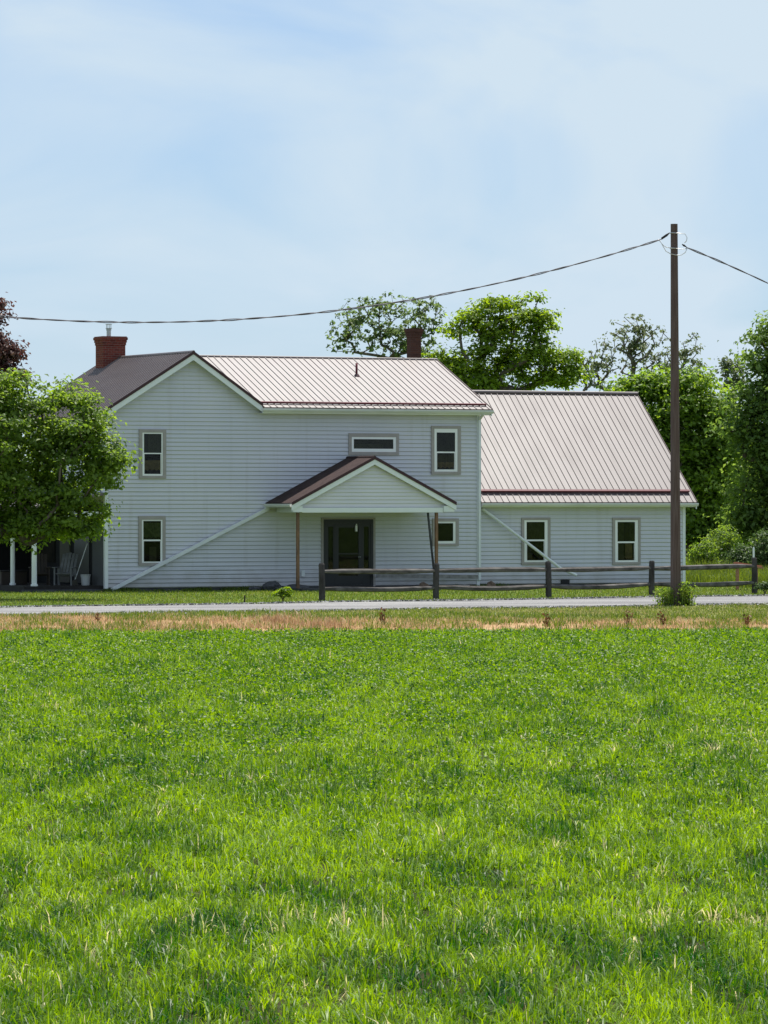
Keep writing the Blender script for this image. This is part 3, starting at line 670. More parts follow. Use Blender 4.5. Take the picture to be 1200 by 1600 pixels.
window((215.8, 257.8, 806, 884), (220.7, 253, 812, 879.5), [(223.8, 250, 814.5, 842.5), (223.8, 250, 846, 877)], reflection_curtain=[(0, 1, .60, .95, 'curtain_green'), (.35, .75, 0, .36, 'curtain_dim')])
window((544, 622.3, 677.3, 710.7), (548.5, 618, 683, 706), [(552.5, 613, 687, 700.5)], reflection_curtain=[(.0, .75, 0, .5, 'curtain_dim')])
window((673, 719, 665.7, 741.5), (677.5, 714, 670, 737), [(682, 709.5, 676.5, 705), (682, 709, 708.5, 733)], reflection_curtain=[(.05, .95, .05, .2, 'curtain'), (0, 1, .2, .4, 'curtain_dim')])
window((675, 715.8, 810, 853), (679, 711, 814.8, 849.5), [(683, 706.5, 818, 845)])
window((814, 859, 808.6, 882.4), (818, 854.8, 812.6, 878.5), [(822.5, 849.5, 816, 842.5), (822.5, 849, 846, 875)], A_SET, reflection_curtain=[(.1, 1, .55, 1, 'curtain_dim'), (0, .3, .05, .4, 'curtain_dim')])
window((956, 999.8, 808.6, 882.4), (960, 995.8, 812.6, 878.5), [(964.5, 990.5, 816, 845.5), (964.5, 990, 849, 875)], A_SET, reflection_curtain=[(.0, .38, .02, 1, 'curtain_dim'), (.45, .85, .05, .45, 'curtain'), (.7, 1, .5, 1, 'curtain_dim')])

# entrance: black door with sidelights
ta, za = on(505, 914); tb, zb = on(582, 812.5); zb = 2.33
door_bm = MB(); z0 = .10
door_bm.box(ta, ta + .10, -.07, -.001, z0, zb); door_bm.box(tb - .10, tb, -.07, -.001, z0, zb); door_bm.box(ta + .10, tb - .10, -.07, -.001, zb - .12, zb); door_bm.box(ta + .10, tb - .10, -.07, -.001, z0, z0 + .06)
ent = door_bm.build('door_frame', M['door'], house)
sl = .30
for a, b in ((ta + .10, ta + .10 + sl), (tb - .10 - sl, tb - .10)):      # sidelights
    m_ = MB(); m_.box(a, a + .06, -.055, -.002, z0 + .06, zb - .12); m_.box(b - .06, b, -.055, -.002, z0 + .06, zb - .12)
    m_.box(a + .06, b - .06, -.055, -.002, z0 + .06, z0 + .55); m_.box(a + .06, b - .06, -.055, -.002, zb - .24, zb - .12)
    s_ = m_.build('sidelight', M['door'], house)
    g_ = MB(); g_.box(a + .06, b - .06, -.038, -.032, z0 + .55, zb - .24); g_.build('pane', M['glass'], s_)
da, db = ta + .10 + sl + .004, tb - .10 - sl - .004
m_ = MB(); m_.box(da, da + .13, -.058, -.002, z0 + .065, zb - .125); m_.box(db - .13, db, -.058, -.002, z0 + .065, zb - .125)
m_.box(da + .13, db - .13, -.058, -.002, z0 + .065, z0 + .36); m_.box(da + .13, db - .13, -.058, -.002, zb - .27, zb - .125)
m_.box(da + .13, db - .13, -.05, -.004, 1.17, 1.21)
d_ = m_.build('door', M['door'], house)
r_ = MB(); r_.box(ta + .101, tb - .101, -.0275, -.001, z0 + .061, zb - .121); r_.build('hall', M['room'], ent)
g_ = MB(); g_.box(da + .13, db - .13, -.040, -.033, z0 + .36, 1.17); g_.box(da + .13, db - .13, -.040, -.033, 1.21, zb - .27); g_.build('pane', M['glass'], d_)
g_ = MB(); g_.tube([(db - .07, -.06, 1.08), (db - .07, -.10, 1.08), (db - .17, -.105, 1.08)], .014, 6); g_.build('handle', M['steel'], d_)
m_ = MB(); m_.box(tb + .001, tb + .09, -.05, -.001, z0, zb + .06); m_.box(ta - .09, ta - .001, -.05, -.001, z0, zb + .06); m_.box(ta - .0, tb, -.05, -.001, zb + .001, zb + .06)
m_.build('door_casing', M['casing'], house)
m_ = MB(); lt = on(555, 826)[0]; m_.box(lt - .03, lt + .03, -.11, -.05, 1.93, 2.13); m_.tube([(lt, -.10, 2.14), (lt, -.10, 2.18)], .02, 6)
m_.build('porch_light', M['vinyl'], house)

# gabled entrance porch
PV = -2.20; PT, PZ = 8.59, 4.38; PL, PR, PE = 5.62, 11.56, 2.88; SP = (PZ - PE) / (PT - PL)
mb = MB(); up_p = Vector((PT - PL, 0, PZ - PE)).normalized(); len_p = math.hypot(PT - PL, PZ - PE)
ribbed(mb, (PL, PV, PE), (0, 1, 0), up_p, len_p, -PV - .03, 9.0)
mb.prism([(PT, PV, PZ), (PR, PV, PE), (PR, -.03, PE), (PT, -.03, PZ)], (-.012, 0, -.035))
mb.tube([(PT, PV, PZ - .01), (PT, -.03, PZ - .01)], .055, 8)
mb.build('porch_roof', M['shingle'], house)['label'] = 'dark brown shingled roof over the entrance'
mbw, mbd = MB(), MB()
rake(mbw, mbd, (PT, PV + .005, PZ), (PL, PV + .005, PE), (0, -1, 0), 0, .17); rake(mbw, mbd, (PT, PV + .005, PZ), (PR, PV + .005, PE), (0, -1, 0), 0, .17)
bl, _ = on(471.5, 797, PV + .12); br_, _ = on(692, 797, PV + .12)
zb1 = on(580, 800.8, PV + .12)[1]; zb2 = on(580, 793.2, PV + .12)[1]
mbw.box(bl, br_, PV + .10, PV + .26, zb1, zb2)
mbw.box(bl, bl + .16, PV + .27, -.03, zb1, zb2); mbw.box(br_ - .16, br_, PV + .27, -.03, zb1, zb2)
mbw.box(PL + .06, bl - .002, PV + .04, PV + .20, zb1 + .02, PE - .10); mbw.box(br_ + .002, PR - .06, PV + .04, PV + .20, zb1 + .02, PE - .10)   # boxed eave returns
mbw.build('porch_trim', M['white'], house); mbd.build('rake_trim', M['roof_trim'], house)
mb = MB(); tp = lambda t: PZ - SP * abs(t - PT) - .16
siding(mb, bl - .25, br_ + .25, zb2 + .002, lambda t: tp(t), PV + .17, .12, .022)
mb.prism([(bl - .25, PV + .18, zb2 + .002), (br_ + .25, PV + .18, zb2 + .002), (PT, PV + .18, PZ - .17)], (0, .05, 0))
mb.build('porch_gable', M['gable_siding'], house)
mb = MB(); mb.box(bl + .165, br_ - .165, PV + .27, -.04, zb2 - .03, zb2 - .01); mb.build('porch_ceiling', M['gable_siding'], house)
mb = MB(); gutter(mb, (PL + .03, PV + .02, PE - .03), (PL + .03, -.05, PE - .03), (-1, 0, 0)); mb.build('gutter', M['gutter'], house)
random.seed(3)
for px, py, nm in ((465.3, 914, 0), (681.8, 916, 1)):
    t, _ = on(px, 850, PV + .18); mb = MB(); mb.box(t - .045, t + .045, PV + .135, PV + .225, .1, zb1 - .002); mb.build('porch_post', M['timber_post'], house)
t1_, z1_ = on(668.5, 801, PV + .3); t2_, z2_ = on(678.5, 897, PV + .3)
mb = MB(); mb.bar((t1_, PV + .3, z1_), (t2_, PV + .3, z2_), .07, .05); mb.build('porch_brace', M['darkstone'], house)['label'] = 'dark slanting prop beside the right porch post'
mb = MB(); mb.box(bl + .0, br_ + .1, PV + .05, -.03, -.02, .09); mb.build('porch_slab', M['foundation'], house)
mb = MB(); t, z = on(472.3, 896); mb.box(t - .06, t + .06, -.09, -.027, z - .10, z + .10); mb.build('outlet_box', M['pipe'], house)

# downspouts
def pipe(pts, name='downspout', wd_=.085, dp=.06):
    mb = MB()
    for a, b in zip(pts[:-1], pts[1:]): mb.bar(a, b, wd_, dp, up=(0, -1, 0))
    return mb.build(name, M['pipe'], house)
p1, p2 = on(418, 794), on(172, 926)
mb = MB(); mb.bar((p1[0], -.11, p1[1]), (p2[0], -.11, max(p2[1], .06)), .11, .09, up=(0, -1, 0)); mb.bar((PL - .04, PV * .06, PE - .16), (p1[0] - .0, -.065, p1[1]), .07, .06)
mb.build('downspout', M['pipe'], house)['label'] = 'long slanting downspout running down the wall from the porch gutter'
t = on(747.5, 800)[0]
mb = MB(); mb.bar((t, -.075, EV_Z - .32), (t, -.075, .28), .09, .07, up=(0, -1, 0)); mb.bar((t, -.38, EV_Z - .15), (t, -.075, EV_Z - .34), .08, .06, up=(0, -1, 0))
mb.build('downspout', M['pipe'], house)['label'] = 'vertical downspout at the right corner of the main block'
q1, q2, q3 = on(754, 795, A_SET - .12), on(876, 888, A_SET - .5), on(901, 899, A_SET - .6)
mb = MB(); mb.tube([(q1[0], A_SET - .12, q1[1]), (q2[0], A_SET - .5, q2[1]), (q3[0], A_SET - .6, q3[1])], .05, 8)
mb.build('downspout', M['pipe'], house)['label'] = 'pale slanting drain pipe crossing the addition window'
t, z = on(882, 911, A_SET); mb = MB(); mb.box(t - .16, t + .16, A_SET - .07, A_SET - .03, z - .13, z + .12); mb.build('crawl_vent', M['blackstuff'], house)

# side porch on the left flank
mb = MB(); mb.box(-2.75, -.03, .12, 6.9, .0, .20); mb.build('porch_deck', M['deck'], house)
mb = MB(); mb.box(-2.85, .05, -.02, .11, -.02, .09); mb.build('deck_edging', M['darkstone'], house)
mb = MB(); mb.prism([(-2.95, -.15, 2.62), (-.02, -.15, 3.15), (-.02, -.15, 3.22), (-2.95, -.15, 2.69)], (0, 7.2, 0)); mb.build('side_porch_roof', M['roof'], house)
mb = MB(); mb.box(-2.44, -2.28, .0, 6.9, 2.42, 2.60); mb.box(-2.27, -.03, .0, .14, 2.42, 2.60); mb.build('porch_beam', M['white'], house)
for v_, w_ in ((.26, .085), (2.26, .075), (4.4, .075), (6.6, .075)):
    mb = MB(); mb.tube([(-2.36, v_, .20), (-2.36, v_, .26), (-2.36, v_, .27), (-2.36, v_, 2.30), (-2.36, v_, 2.31), (-2.36, v_, 2.418)], [w_ * 1.35, w_ * 1.35, w_, w_ * .92, w_ * 1.2, w_ * 1.2], 16)
    mb.build('porch_column', M['white'], house)
mb = MB(); mb.box(-.06, -.0315, 1.05, 6.8, .20, 2.9); mb.build('porch_wall', M['porch_wall'], house)  # thin sheet over the siding, coloured as the shade under the porch roof
mb = MB(); mb.box(-.055, -.0315, .11, 1.045, .20, 2.9); mb.build('porch_wall', M['porch_panel'], house)  # paler sheet by the corner, also painted shade over the siding
mb = MB(); mb.box(-2.30, -.07, 6.75, 6.83, .20, 1.60); mb.build('porch_end_wall', M['porch_wall'], house)  # panel added to keep the view between the columns dark
mb = MB(); mb.box(-.09, -.061, 1.25, 2.6, .25, 2.3); mb.build('patio_door', M['door'], house)
mb = MB(); mb.box(-.10, -.061, 3.0, 3.9, .25, 2.3); mb.build('side_door', M['beige'], house)
mb = MB(); mb.box(-.09, -.061, 4.4, 6.0, .9, 2.2); mb.build('window', M['room'], house)

def hw(t, v_, z=0.0):                          # house-frame point to world
    return Vector((P0.x + t * UX.x + v_ * UY.x, P0.y + t * UX.y + v_ * UY.y, z))

# ------------------------------------------------------------------ things on the side porch
M['chair_grey'] = mat('weathered_grey_slats', (0.19, 0.195, 0.20), 0.7, 0.2, var=(0.13, 0.135, 0.14), vscale=5)
M['chair_dark'] = mat('dark_stained_wood', (0.045, 0.035, 0.03), 0.7, 0.25)
def slat_chair(name, label, loc, rz, m, rec=.5):
    t = thing(name, label, 'chair', loc, rz)
    mb = MB()
    for k in range(5): mb.bar((-.24, -.25 + .11 * k, .38 - .02 * k), (.24, -.25 + .11 * k, .38 - .02 * k), .09, .02)
    mb.build('seat', m, t)
    mb = MB()
    for k in range(5): mb.bar((-.22 + .11 * k, .22, .32), (-.22 + .11 * k, .22 + rec, 1.05 - .02 * abs(k - 2)), .085, .02, up=(0, -1, .5))
    mb.bar((-.27, .27, .42), (.27, .27, .42), .05, .03); mb.bar((-.27, .22 + rec * .8, .87), (.27, .22 + rec * .8, .87), .05, .03)
    mb.build('backrest', m, t)
    for s in (-1, 1):
        mb = MB(); mb.bar((s * .28, -.27, 0), (s * .28, -.27, .56), .07, .04); mb.build('leg', m, t)
        mb = MB(); mb.bar((s * .28, .30, 0), (s * .28, .28, .56), .07, .04); mb.build('leg', m, t)
        mb = MB(); mb.bar((s * .29, -.34, .58), (s * .29, .36, .58), .11, .025); mb.build('armrest', m, t)
    return t
slat_chair('slatted_chair', 'grey slatted reclining chair on the shady side porch next to the white bucket', hw(-.95, 1.2, .20), YAW + R(-35), M['chair_grey'], .55)
slat_chair('wooden_chair', 'dark wooden armchair on the side porch just right of the front white column', hw(-1.55, 1.9, .20), YAW + R(-15), M['chair_dark'], .18)
M['pail'] = mat('dusty_white_plastic', (0.42, 0.43, 0.44), 0.5, 0.3)  # bucket plastic toned down to an even light grey
bk = thing('bucket', 'white plastic bucket on the side porch near the house corner', 'bucket', hw(-.40, .75, .20))
mb = MB(); mb.tube([(0, 0, 0), (0, 0, .02), (0, 0, .32), (0, 0, .33), (0, 0, .355)], [.125, .135, .155, .168, .168], 18); mb.build('pail', M['pail'], bk, smooth=False)
mb = MB(); mb.tube([(.16 * math.cos(a), -.06 * math.sin(a) - .02, .33 - .16 * math.sin(a)) for a in np.linspace(0, math.pi, 9)], .006, 5); mb.build('handle', M['steel'], bk)
br = thing('broom', 'pale handled broom leaning on the porch wall behind the bucket', 'broom', hw(-.45, 1.25, .20), YAW)
mb = MB(); mb.tube([(-.15, 0, .10), (.30, .0, 1.35)], .014, 6); mb.build('handle', M['white'], br)
mb = MB(); mb.hexa([(-.30, -.03, 0), (-.02, -.03, 0), (-.02, .03, 0), (-.30, .03, 0), (-.20, -.02, .16), (-.09, -.02, .2), (-.09, .02, .2), (-.20, .02, .16)]); mb.build('bristles', M['beige'], br)
bx_ = thing('storage_box', 'low dark storage box on the side porch left of the front column', 'box', hw(-2.05, 3.2, .20), YAW)
mb = MB(); mb.box(-.45, .45, -.25, .25, 0, .42); mb.build('chest', M['chair_dark'], bx_, bevel=.01)
mb = MB(); mb.box(-.47, .47, -.27, .27, .425, .47); mb.build('lid', M['deck'], bx_, bevel=.01)

# ------------------------------------------------------------------ split-rail fence
posts = [gnd(503, 940), gnd(681, 937), gnd(857, 935), gnd(1018, 932), gnd(1179, 928)]
tops = [880, 880, 877, 876, 871]
fence = thing('wooden_fence', 'weathered split rail fence with two rails between the lane and the house', 'fence', posts[0])
fo = posts[0]
random.seed(8)
for p, ty in zip(posts, tops):
    h_ = (937 - ty) / FOC * p.y * 1.0 - (.0 if ty > 877 else .0)
    h_ = EYE - (ty - HZ) / FOC * p.y
    q = p - fo; mb = MB(); tl = random.uniform(-.02, .02)
    mb.tube([q + Vector((0, 0, -.1)), q + Vector((0, 0, h_ * .5)), q + Vector((tl, 0, h_ - .04)), q + Vector((tl, 0, h_))], [.098, .095, .09, .07], 7)
    mb.build('post', M['weathered'], fence)
def rail(a, b, dz):
    pts = []; n = 7; s1, s2 = random.uniform(0, 6), random.uniform(0, 6)
    for k in range(n):
        f_ = k / (n - 1); p = a.lerp(b, f_) - fo
        pts.append(p + Vector((0, .02 * math.sin(f_ * 5 + s2), dz + .012 * math.sin(f_ * 4 + s1) - .045 * math.sin(f_ * math.pi) * (dz < .5))))
    rad = [.045] + [.076 + random.uniform(-.007, .007) for _ in range(n - 2)] + [.045]
    mb = MB(); mb.tube(pts, rad, 6); o = mb.build('rail', M['rail'], fence)
for k in range(4):
    rail(posts[k], posts[k + 1], .87); rail(posts[k], posts[k + 1], .37)

# ------------------------------------------------------------------ utility pole and cables
pb = gnd(1056, 947); ph = EYE - (350 - HZ) / FOC * pb.y
pole = thing('utility_pole', 'tall dark wooden utility pole standing by the gravel lane', 'utility pole', pb)
mb = MB(); n = 9
mb.tube([(-.05 * (k / n), 0, -.2 + (ph + .2) * k / n) for k in range(n + 1)], [.150 - .052 * k / n for k in range(n + 1)], 14)
mb.build('shaft', M['pole'], pole)
def pz(px, py): p = at(px, py, pb.y) - pb; return Vector((p.x, -.13, p.z))
tx = pz(1053, 365).x
for py in (364.5, 388.5):
    mb = MB()
    z = pz(1053, py).z; mb.tube([(tx + .115 * math.cos(a), .115 * math.sin(a), z) for a in np.linspace(0, 2 * math.pi, 17)], .010, 6); mb.build('bracket', M['steel'], pole)
mb = MB(); mb.tube([pz(1046, 364) , pz(1041, 368), pz(1033, 373.5)], [.012, .035, .03], 8); mb.build('insulator', M['blackstuff'], pole, smooth=True)
mb = MB(); mb.tube([pz(1065, 382), pz(1068, 384), pz(1072, 386.5)], [.012, .03, .012], 8); mb.build('insulator', M['blackstuff'], pole, smooth=True)
for pts in ([(1028, 374), (1036, 384), (1041, 387), (1051, 388), (1060, 389), (1068, 390), (1073, 388)], [(1030, 375), (1036, 386), (1040, 393), (1047, 397), (1056, 399), (1064, 399), (1070, 395), (1073, 389)],
            [(1048, 364), (1060, 365), (1070, 366), (1073, 372), (1072, 377), (1069, 380)]):
    mb = MB(); mb.tube([pz(*p) for p in pts], .011, 5); mb.build('jumper_wire', M['alu'], pole, smooth=True)
def cable(name, label, path, r=.015, pitch=1.5, n=None):
    """three strands twisted along a path of points"""
    L_ = sum((path[i + 1] - path[i]).length for i in range(len(path) - 1))
    c = thing(name, label, 'cable', path[0], 0, 'cables on the utility pole'); o = path[0]
    def interp(s):
        for i in range(len(path) - 1):
            d = (path[i + 1] - path[i]).length
            if s <= d or i == len(path) - 2: return path[i].lerp(path[i + 1], min(s / d, 1.0))
            s -= d
    N = int(L_ / .09)
    for j in range(2):
        pts = []
        for k in range(N + 1):
            s = L_ * k / N; p = interp(s) - o; a = 2 * math.pi * s / pitch + j * math.pi
            w_ = .014 + .006 * math.sin(s * 1.9)
            pts.append(p + Vector((0, math.cos(a) * w_, math.sin(a) * w_)))
        mb = MB(); mb.tube(pts, r if j else r * .9, 5); mb.build('strand', M['wire'], c, smooth=True)
    return c
def lp(px):                                     # left span: sags lowest near the left of the house, pole line follows the lane
    py = 504 - 1.963e-4 * (px - 220) ** 2
    Y = pb.y + (px - 1056) * (pb.y - 113) / (1056 + 200) * 1.0
    p = at(px, py, Y); return p + Vector((0, -.13, 0))
cable('service_cable', 'long sagging twisted cable running left from the pole above the farmhouse', [lp(x) for x in np.linspace(1033, -420, 70)])
def rp_(px):
    d = px - 1072; py = 387 + .405 * d + .00028 * d * d
    return at(px, py, pb.y + d * .012) + Vector((0, -.13, 0))
cable('service_cable', 'short cable dropping to the right from the top of the utility pole', [rp_(x) for x in np.linspace(1072, 1330, 26)])

# ------------------------------------------------------------------ trees
def tree(name, label, Y, base_px, lobes, n_clump, per, clump, leaf, m, seed, trunk_r=.22, shell=.55, group=None, fork=None, cat='tree', flat=.5, bark=None, dead=0, mid=3, upb=.7, tmax=1.0, jit=.42):
    r = np.random.default_rng(seed)
    bx, by = (base_px - 600) / FOC * Y, Y
    t = thing(name, label, cat, (bx, by, 0), group=group)
    Ls = []
    for lb in lobes:
        px, py, rx, ry = lb[:4]; dY = lb[4] if len(lb) > 4 else 0.0
        c = at(px, py, Y + dY); s = Y / FOC
        Ls.append((np.array([c.x - bx, c.y - by, c.z]), np.array([rx * s, (rx * s * .5 + ry * s * .5) * .95, ry * s])))
    wgt = np.array([l[1][0] * l[1][2] for l in Ls]); wgt = wgt / wgt.sum()
    idx = r.choice(len(Ls), n_clump, p=wgt)
    d = r.normal(size=(n_clump, 3)); d /= np.linalg.norm(d, axis=1, keepdims=True)
    rad = 1 - shell * r.random(n_clump) ** 1.6
    rad *= 1 + jit * (r.random(n_clump) - .6)
    cc = np.array([Ls[i][0] for i in idx]); rr = np.array([Ls[i][1] for i in idx])
    P = cc + d * rr * rad[:, None]
    P[:, 2] = np.maximum(P[:, 2], .25)
    # branch skeleton: join every clump to the nearest point already grown
    zf = fork if fork else max(1.2, min(l[0][2] - l[1][2] * .8 for l in Ls))
    top = np.average([l[0] for l in Ls], axis=0, weights=wgt)
    nodes = [np.array([0, 0, -.1])]; par = [-1]
    for f_ in np.linspace(.2, 1, 6):
        k = f_ * zf; nodes.append(np.array([top[0] * .25 * f_ * f_ + r.normal(0, .03), top[1] * .25 * f_ * f_, k])); par.append(len(nodes) - 2)
    first = len(nodes) - 1
    sub = P[r.permutation(n_clump)[:min(n_clump, 420)]]
    sub = sub[np.argsort(np.linalg.norm(sub - nodes[first], axis=1))]
    for q in sub:
        A = np.array(nodes[first - 1:]); dd = np.linalg.norm(A - q, axis=1) + np.maximum(0, A[:, 2] - q[2] + .2) * .8 + .06 * np.linalg.norm(A - nodes[first], axis=1)
        j = int(np.argmin(dd)) + first - 1; a = nodes[j]; nseg = max(1, min(5, int(np.linalg.norm(q - a) / .6)))
        prev = j
        for s in range(1, nseg + 1):
            f_ = s / nseg; p = a + (q - a) * f_; p = p + r.normal(0, .05, 3) * (s < nseg); p[2] -= .12 * np.linalg.norm(q - a) * f_ * (1 - f_) * -1.0
            nodes.append(p); par.append(prev); prev = len(nodes) - 1
    cnt = np.zeros(len(nodes)); 
    for k in range(len(nodes) - 1, 0, -1):
        cnt[k] = max(cnt[k], 1); cnt[par[k]] += cnt[k]
    rad_ = trunk_r * np.maximum((cnt / cnt[1]) ** .46, .035)
    mb = MB()
    for k in range(1, len(nodes)):
        a, b = Vector(nodes[par[k]]), Vector(nodes[k])
        if (b - a).length < 1e-3: continue
        ra = min(rad_[par[k]], rad_[k] * 1.25) if par[k] else trunk_r * 1.35
        mb.tube([a, b], [ra, rad_[k]], 7 if rad_[k] > .05 else 4, cap=False)
    mb.build('trunk', bark or M['bark'], t, smooth=True)
    # leaves
    k = n_clump * per
    ci = np.repeat(np.arange(n_clump), per)
    cs = clump * (.6 + .8 * r.random(n_clump))
    off = r.normal(size=(k, 3)) * cs[ci][:, None] * np.array([1, 1, flat])
    LP = P[ci] + off
    LP[:, 2] = np.maximum(LP[:, 2], .05)
    out = d[ci] * .5 + off / (cs[ci][:, None] + 1e-6) * .25
    N = out + r.normal(size=(k, 3)) * .55; N[:, 2] += upb
    ctint = r.random(n_clump) * .45
    tint = np.clip((ctint[ci] + .5 * r.random(k)) * tmax, 0, 1)
    leaves('crown', LP, N, leaf * (.6 + .8 * r.random(k)), tint, m, t, seed + 1)
    return t

M['leaf_mid'] = leaf_mat('leaf_mid_green', (0.055, 0.120, 0.018), (0.26, 0.375, 0.06), transl=.66, spec=.5)
M['leaf_bright'] = leaf_mat('leaf_bright_green', (0.075, 0.155, 0.014), (0.29, 0.40, 0.045), transl=.66, spec=.45)
M['leaf_dark'] = leaf_mat('leaf_dark_green', (0.035, 0.080, 0.022), (0.11, 0.17, 0.05), transl=.45)
M['leaf_blue'] = leaf_mat('leaf_cool_green', (0.050, 0.115, 0.026), (0.20, 0.295, 0.062), transl=.6)
M['leaf_red'] = leaf_mat('leaf_maroon', (0.060, 0.020, 0.022), (0.13, 0.075, 0.05), transl=.4)
M['leaf_deep'] = leaf_mat('leaf_deep_green', (0.062, 0.140, 0.020), (0.25, 0.37, 0.05), transl=.65, spec=.45)
M['leaf_airy'] = leaf_mat('leaf_airy_green', (0.06, 0.11, 0.035), (0.19, 0.26, 0.09), transl=.55)
M['leaf_pale'] = leaf_mat('leaf_pale_green', (0.085, 0.115, 0.050), (0.20, 0.24, 0.11), transl=.4)

BG = 'trees growing behind the farmhouse'
tree('leafy_tree', 'rounded leafy green tree in front of the left end of the farmhouse', 134.0, -30,
     [(15, 640, 62, 62), (115, 675, 66, 66), (60, 740, 105, 80), (155, 720, 42, 62), (-50, 700, 120, 130), (105, 795, 58, 48), (20, 800, 66, 55), (92, 622, 36, 28), (-10, 600, 45, 38), (172, 700, 30, 36), (60, 822, 80, 26), (128, 822, 34, 28)],
     400, 84, .26, .145, M['leaf_mid'], 51, .20, group=None, fork=1.7, shell=.7, flat=.45, upb=.9)
tree('maroon_tree', 'dark maroon leaved tree at the left edge beyond the leafy tree', 172.0, -40,
     [(-36, 550, 46, 44), (-38, 500, 28, 34), (-6, 590, 36, 28), (8, 550, 20, 14), (-8, 478, 8, 16)], 260, 44, .27, .19, M['leaf_red'], 52, .22, group=BG)
tree('airy_tree', 'airy tree with loose dangling leaf clusters behind the main ridge', 190.0, 600,
     [(605, 520, 88, 52), (655, 492, 42, 34), (560, 500, 44, 34), (535, 530, 30, 26), (590, 475, 30, 18), (640, 545, 60, 30), (675, 475, 22, 16)], 400, 8, .075, .17, M['leaf_airy'], 53, .11, shell=1.0, fork=7.2, flat=.9, group=BG)
tree('bright_tree', 'bright green tree with dense crown and visible limbs beside the narrow chimney', 182.0, 795,
     [(745, 492, 30, 20), (800, 474, 42, 17), (845, 500, 27, 26), (717, 515, 24, 16), (772, 514, 42, 20), (832, 540, 40, 20), (870, 562, 34, 18), (893, 584, 18, 16),
      (730, 580, 72, 28), (690, 566, 30, 20), (785, 592, 60, 26), (855, 596, 44, 14), (775, 545, 34, 16), (815, 505, 44, 22), (805, 565, 50, 20), (748, 555, 24, 14), (868, 585, 40, 20), (700, 588, 40, 22), (745, 596, 60, 22)],
     290, 64, .26, .165, M['leaf_bright'], 54, .26, shell=.7, flat=.4, upb=1.0, fork=6.0, group=BG)
tree('bare_branched_tree', 'thin pale tree with bare looking branches behind the addition roof', 235.0, 980,
     [(990, 540, 58, 46), (1070, 550, 42, 34), (935, 570, 34, 34), (1000, 515, 38, 24), (1040, 575, 60, 34), (915, 590, 22, 24)], 360, 7, .12, .19, M['leaf_pale'], 55, .20, shell=1.0, fork=7.0, group=BG)
tree('broad_tree', 'broad leafy tree right behind the addition, dark below and sunlit on top', 178.0, 1075,
     [(985, 608, 36, 20), (1020, 596, 34, 20), (1085, 596, 44, 24), (1060, 640, 70, 36), (1115, 640, 34, 34), (1030, 680, 50, 36), (1095, 690, 54, 36), (1135, 700, 26, 40), (1050, 740, 70, 50), (1110, 760, 44, 50), (1080, 820, 60, 50), (1120, 830, 40, 40), (1060, 590, 20, 18)],
     320, 110, .40, .19, M['leaf_deep'], 56, .30, fork=2.0, shell=.7, flat=.38, upb=1.0, group=BG)
tree('tall_tree', 'tall cool green tree at the right edge of the picture', 168.0, 1240,
     [(1203, 522, 20, 30), (1180, 560, 26, 16), (1210, 585, 40, 30), (1165, 605, 24, 20), (1200, 640, 44, 34), (1160, 670, 26, 30), (1210, 710, 52, 44), (1168, 745, 30, 34), (1205, 800, 50, 50), (1165, 815, 30, 34), (1240, 620, 60, 80), (1240, 760, 60, 80)],
     300, 90, .36, .185, M['leaf_blue'], 57, .28, fork=2.0, shell=.7, flat=.42, upb=.9, group=BG)
tree('slender_tree', 'slender sparse tree poking up between the broad tree and the tall right tree', 215.0, 1150,
     [(1148, 578, 20, 26), (1152, 600, 30, 30), (1135, 570, 14, 16)], 70, 12, .15, .2, M['leaf_pale'], 58, .07, shell=1.0, fork=7.5, tmax=.7, group=BG)
# far hedgerow closes the view below the crowns
tree('hedgerow_tree', 'dark round tree deep in the shade behind the right end of the fence', 190.0, 1150,
     [(1150, 720, 70, 90), (1130, 800, 60, 90), (1180, 820, 60, 70), (1090, 820, 50, 80)], 500, 44, .34, .24, M['leaf_dark'], 59, .22, fork=1.5, group=BG)
tree('hedgerow_tree', 'green tree glimpsed beyond the side porch at the far left', 185.0, -30,
     [(-30, 800, 90, 80), (40, 830, 70, 60), (100, 830, 60, 60), (0, 870, 80, 40)], 500, 44, .34, .24, M['leaf_mid'], 60, .2, fork=1.3, group=BG)
# lower sunlit shrubs beside the addition
shr = [(1098, 866, 20, 26, 163, 61, 'light green bushy shrub close to the end of the addition', 'leaf_mid'),
       (1128, 852, 22, 34, 164, 62, 'taller green shrub below the broad tree', 'leaf_mid'),
       (1160, 872, 22, 22, 162, 63, 'low green shrub behind the last fence post', 'leaf_mid'),
       (1192, 862, 20, 30, 160, 64, 'dark leafy shrub at the right edge behind the fence', 'leaf_mid')]
for px, py, rx, ry, Y, sd_, lab, mm in shr:
    tree('shrub', lab, Y, px, [(px, py, rx, ry), (px + 6, py + 16, rx, ry * .6)], 150, 26, .12, .09, M['leaf_dark'] if mm == 'leaf_mid' and px > 1140 else M[mm], sd_, .035, fork=.3, cat='shrub', shell=.6, group='shrubs below the trees right of the house')
tree('shrub', 'small dark low shrub at the foot of the last fence post', 139.5, 1192, [(1193, 918, 13, 9)], 60, 24, .05, .06, M['leaf_dark'], 65, .02, fork=.06, cat='shrub')
tree('shrub', 'small round yellow green shrub on the lawn beside the lane', gnd(442, 942).y, 442, [(442, 931, 13, 10), (446, 924, 8, 6)], 70, 22, .05, .075, M['leaf_bright'], 66, .02, fork=.08, cat='shrub')

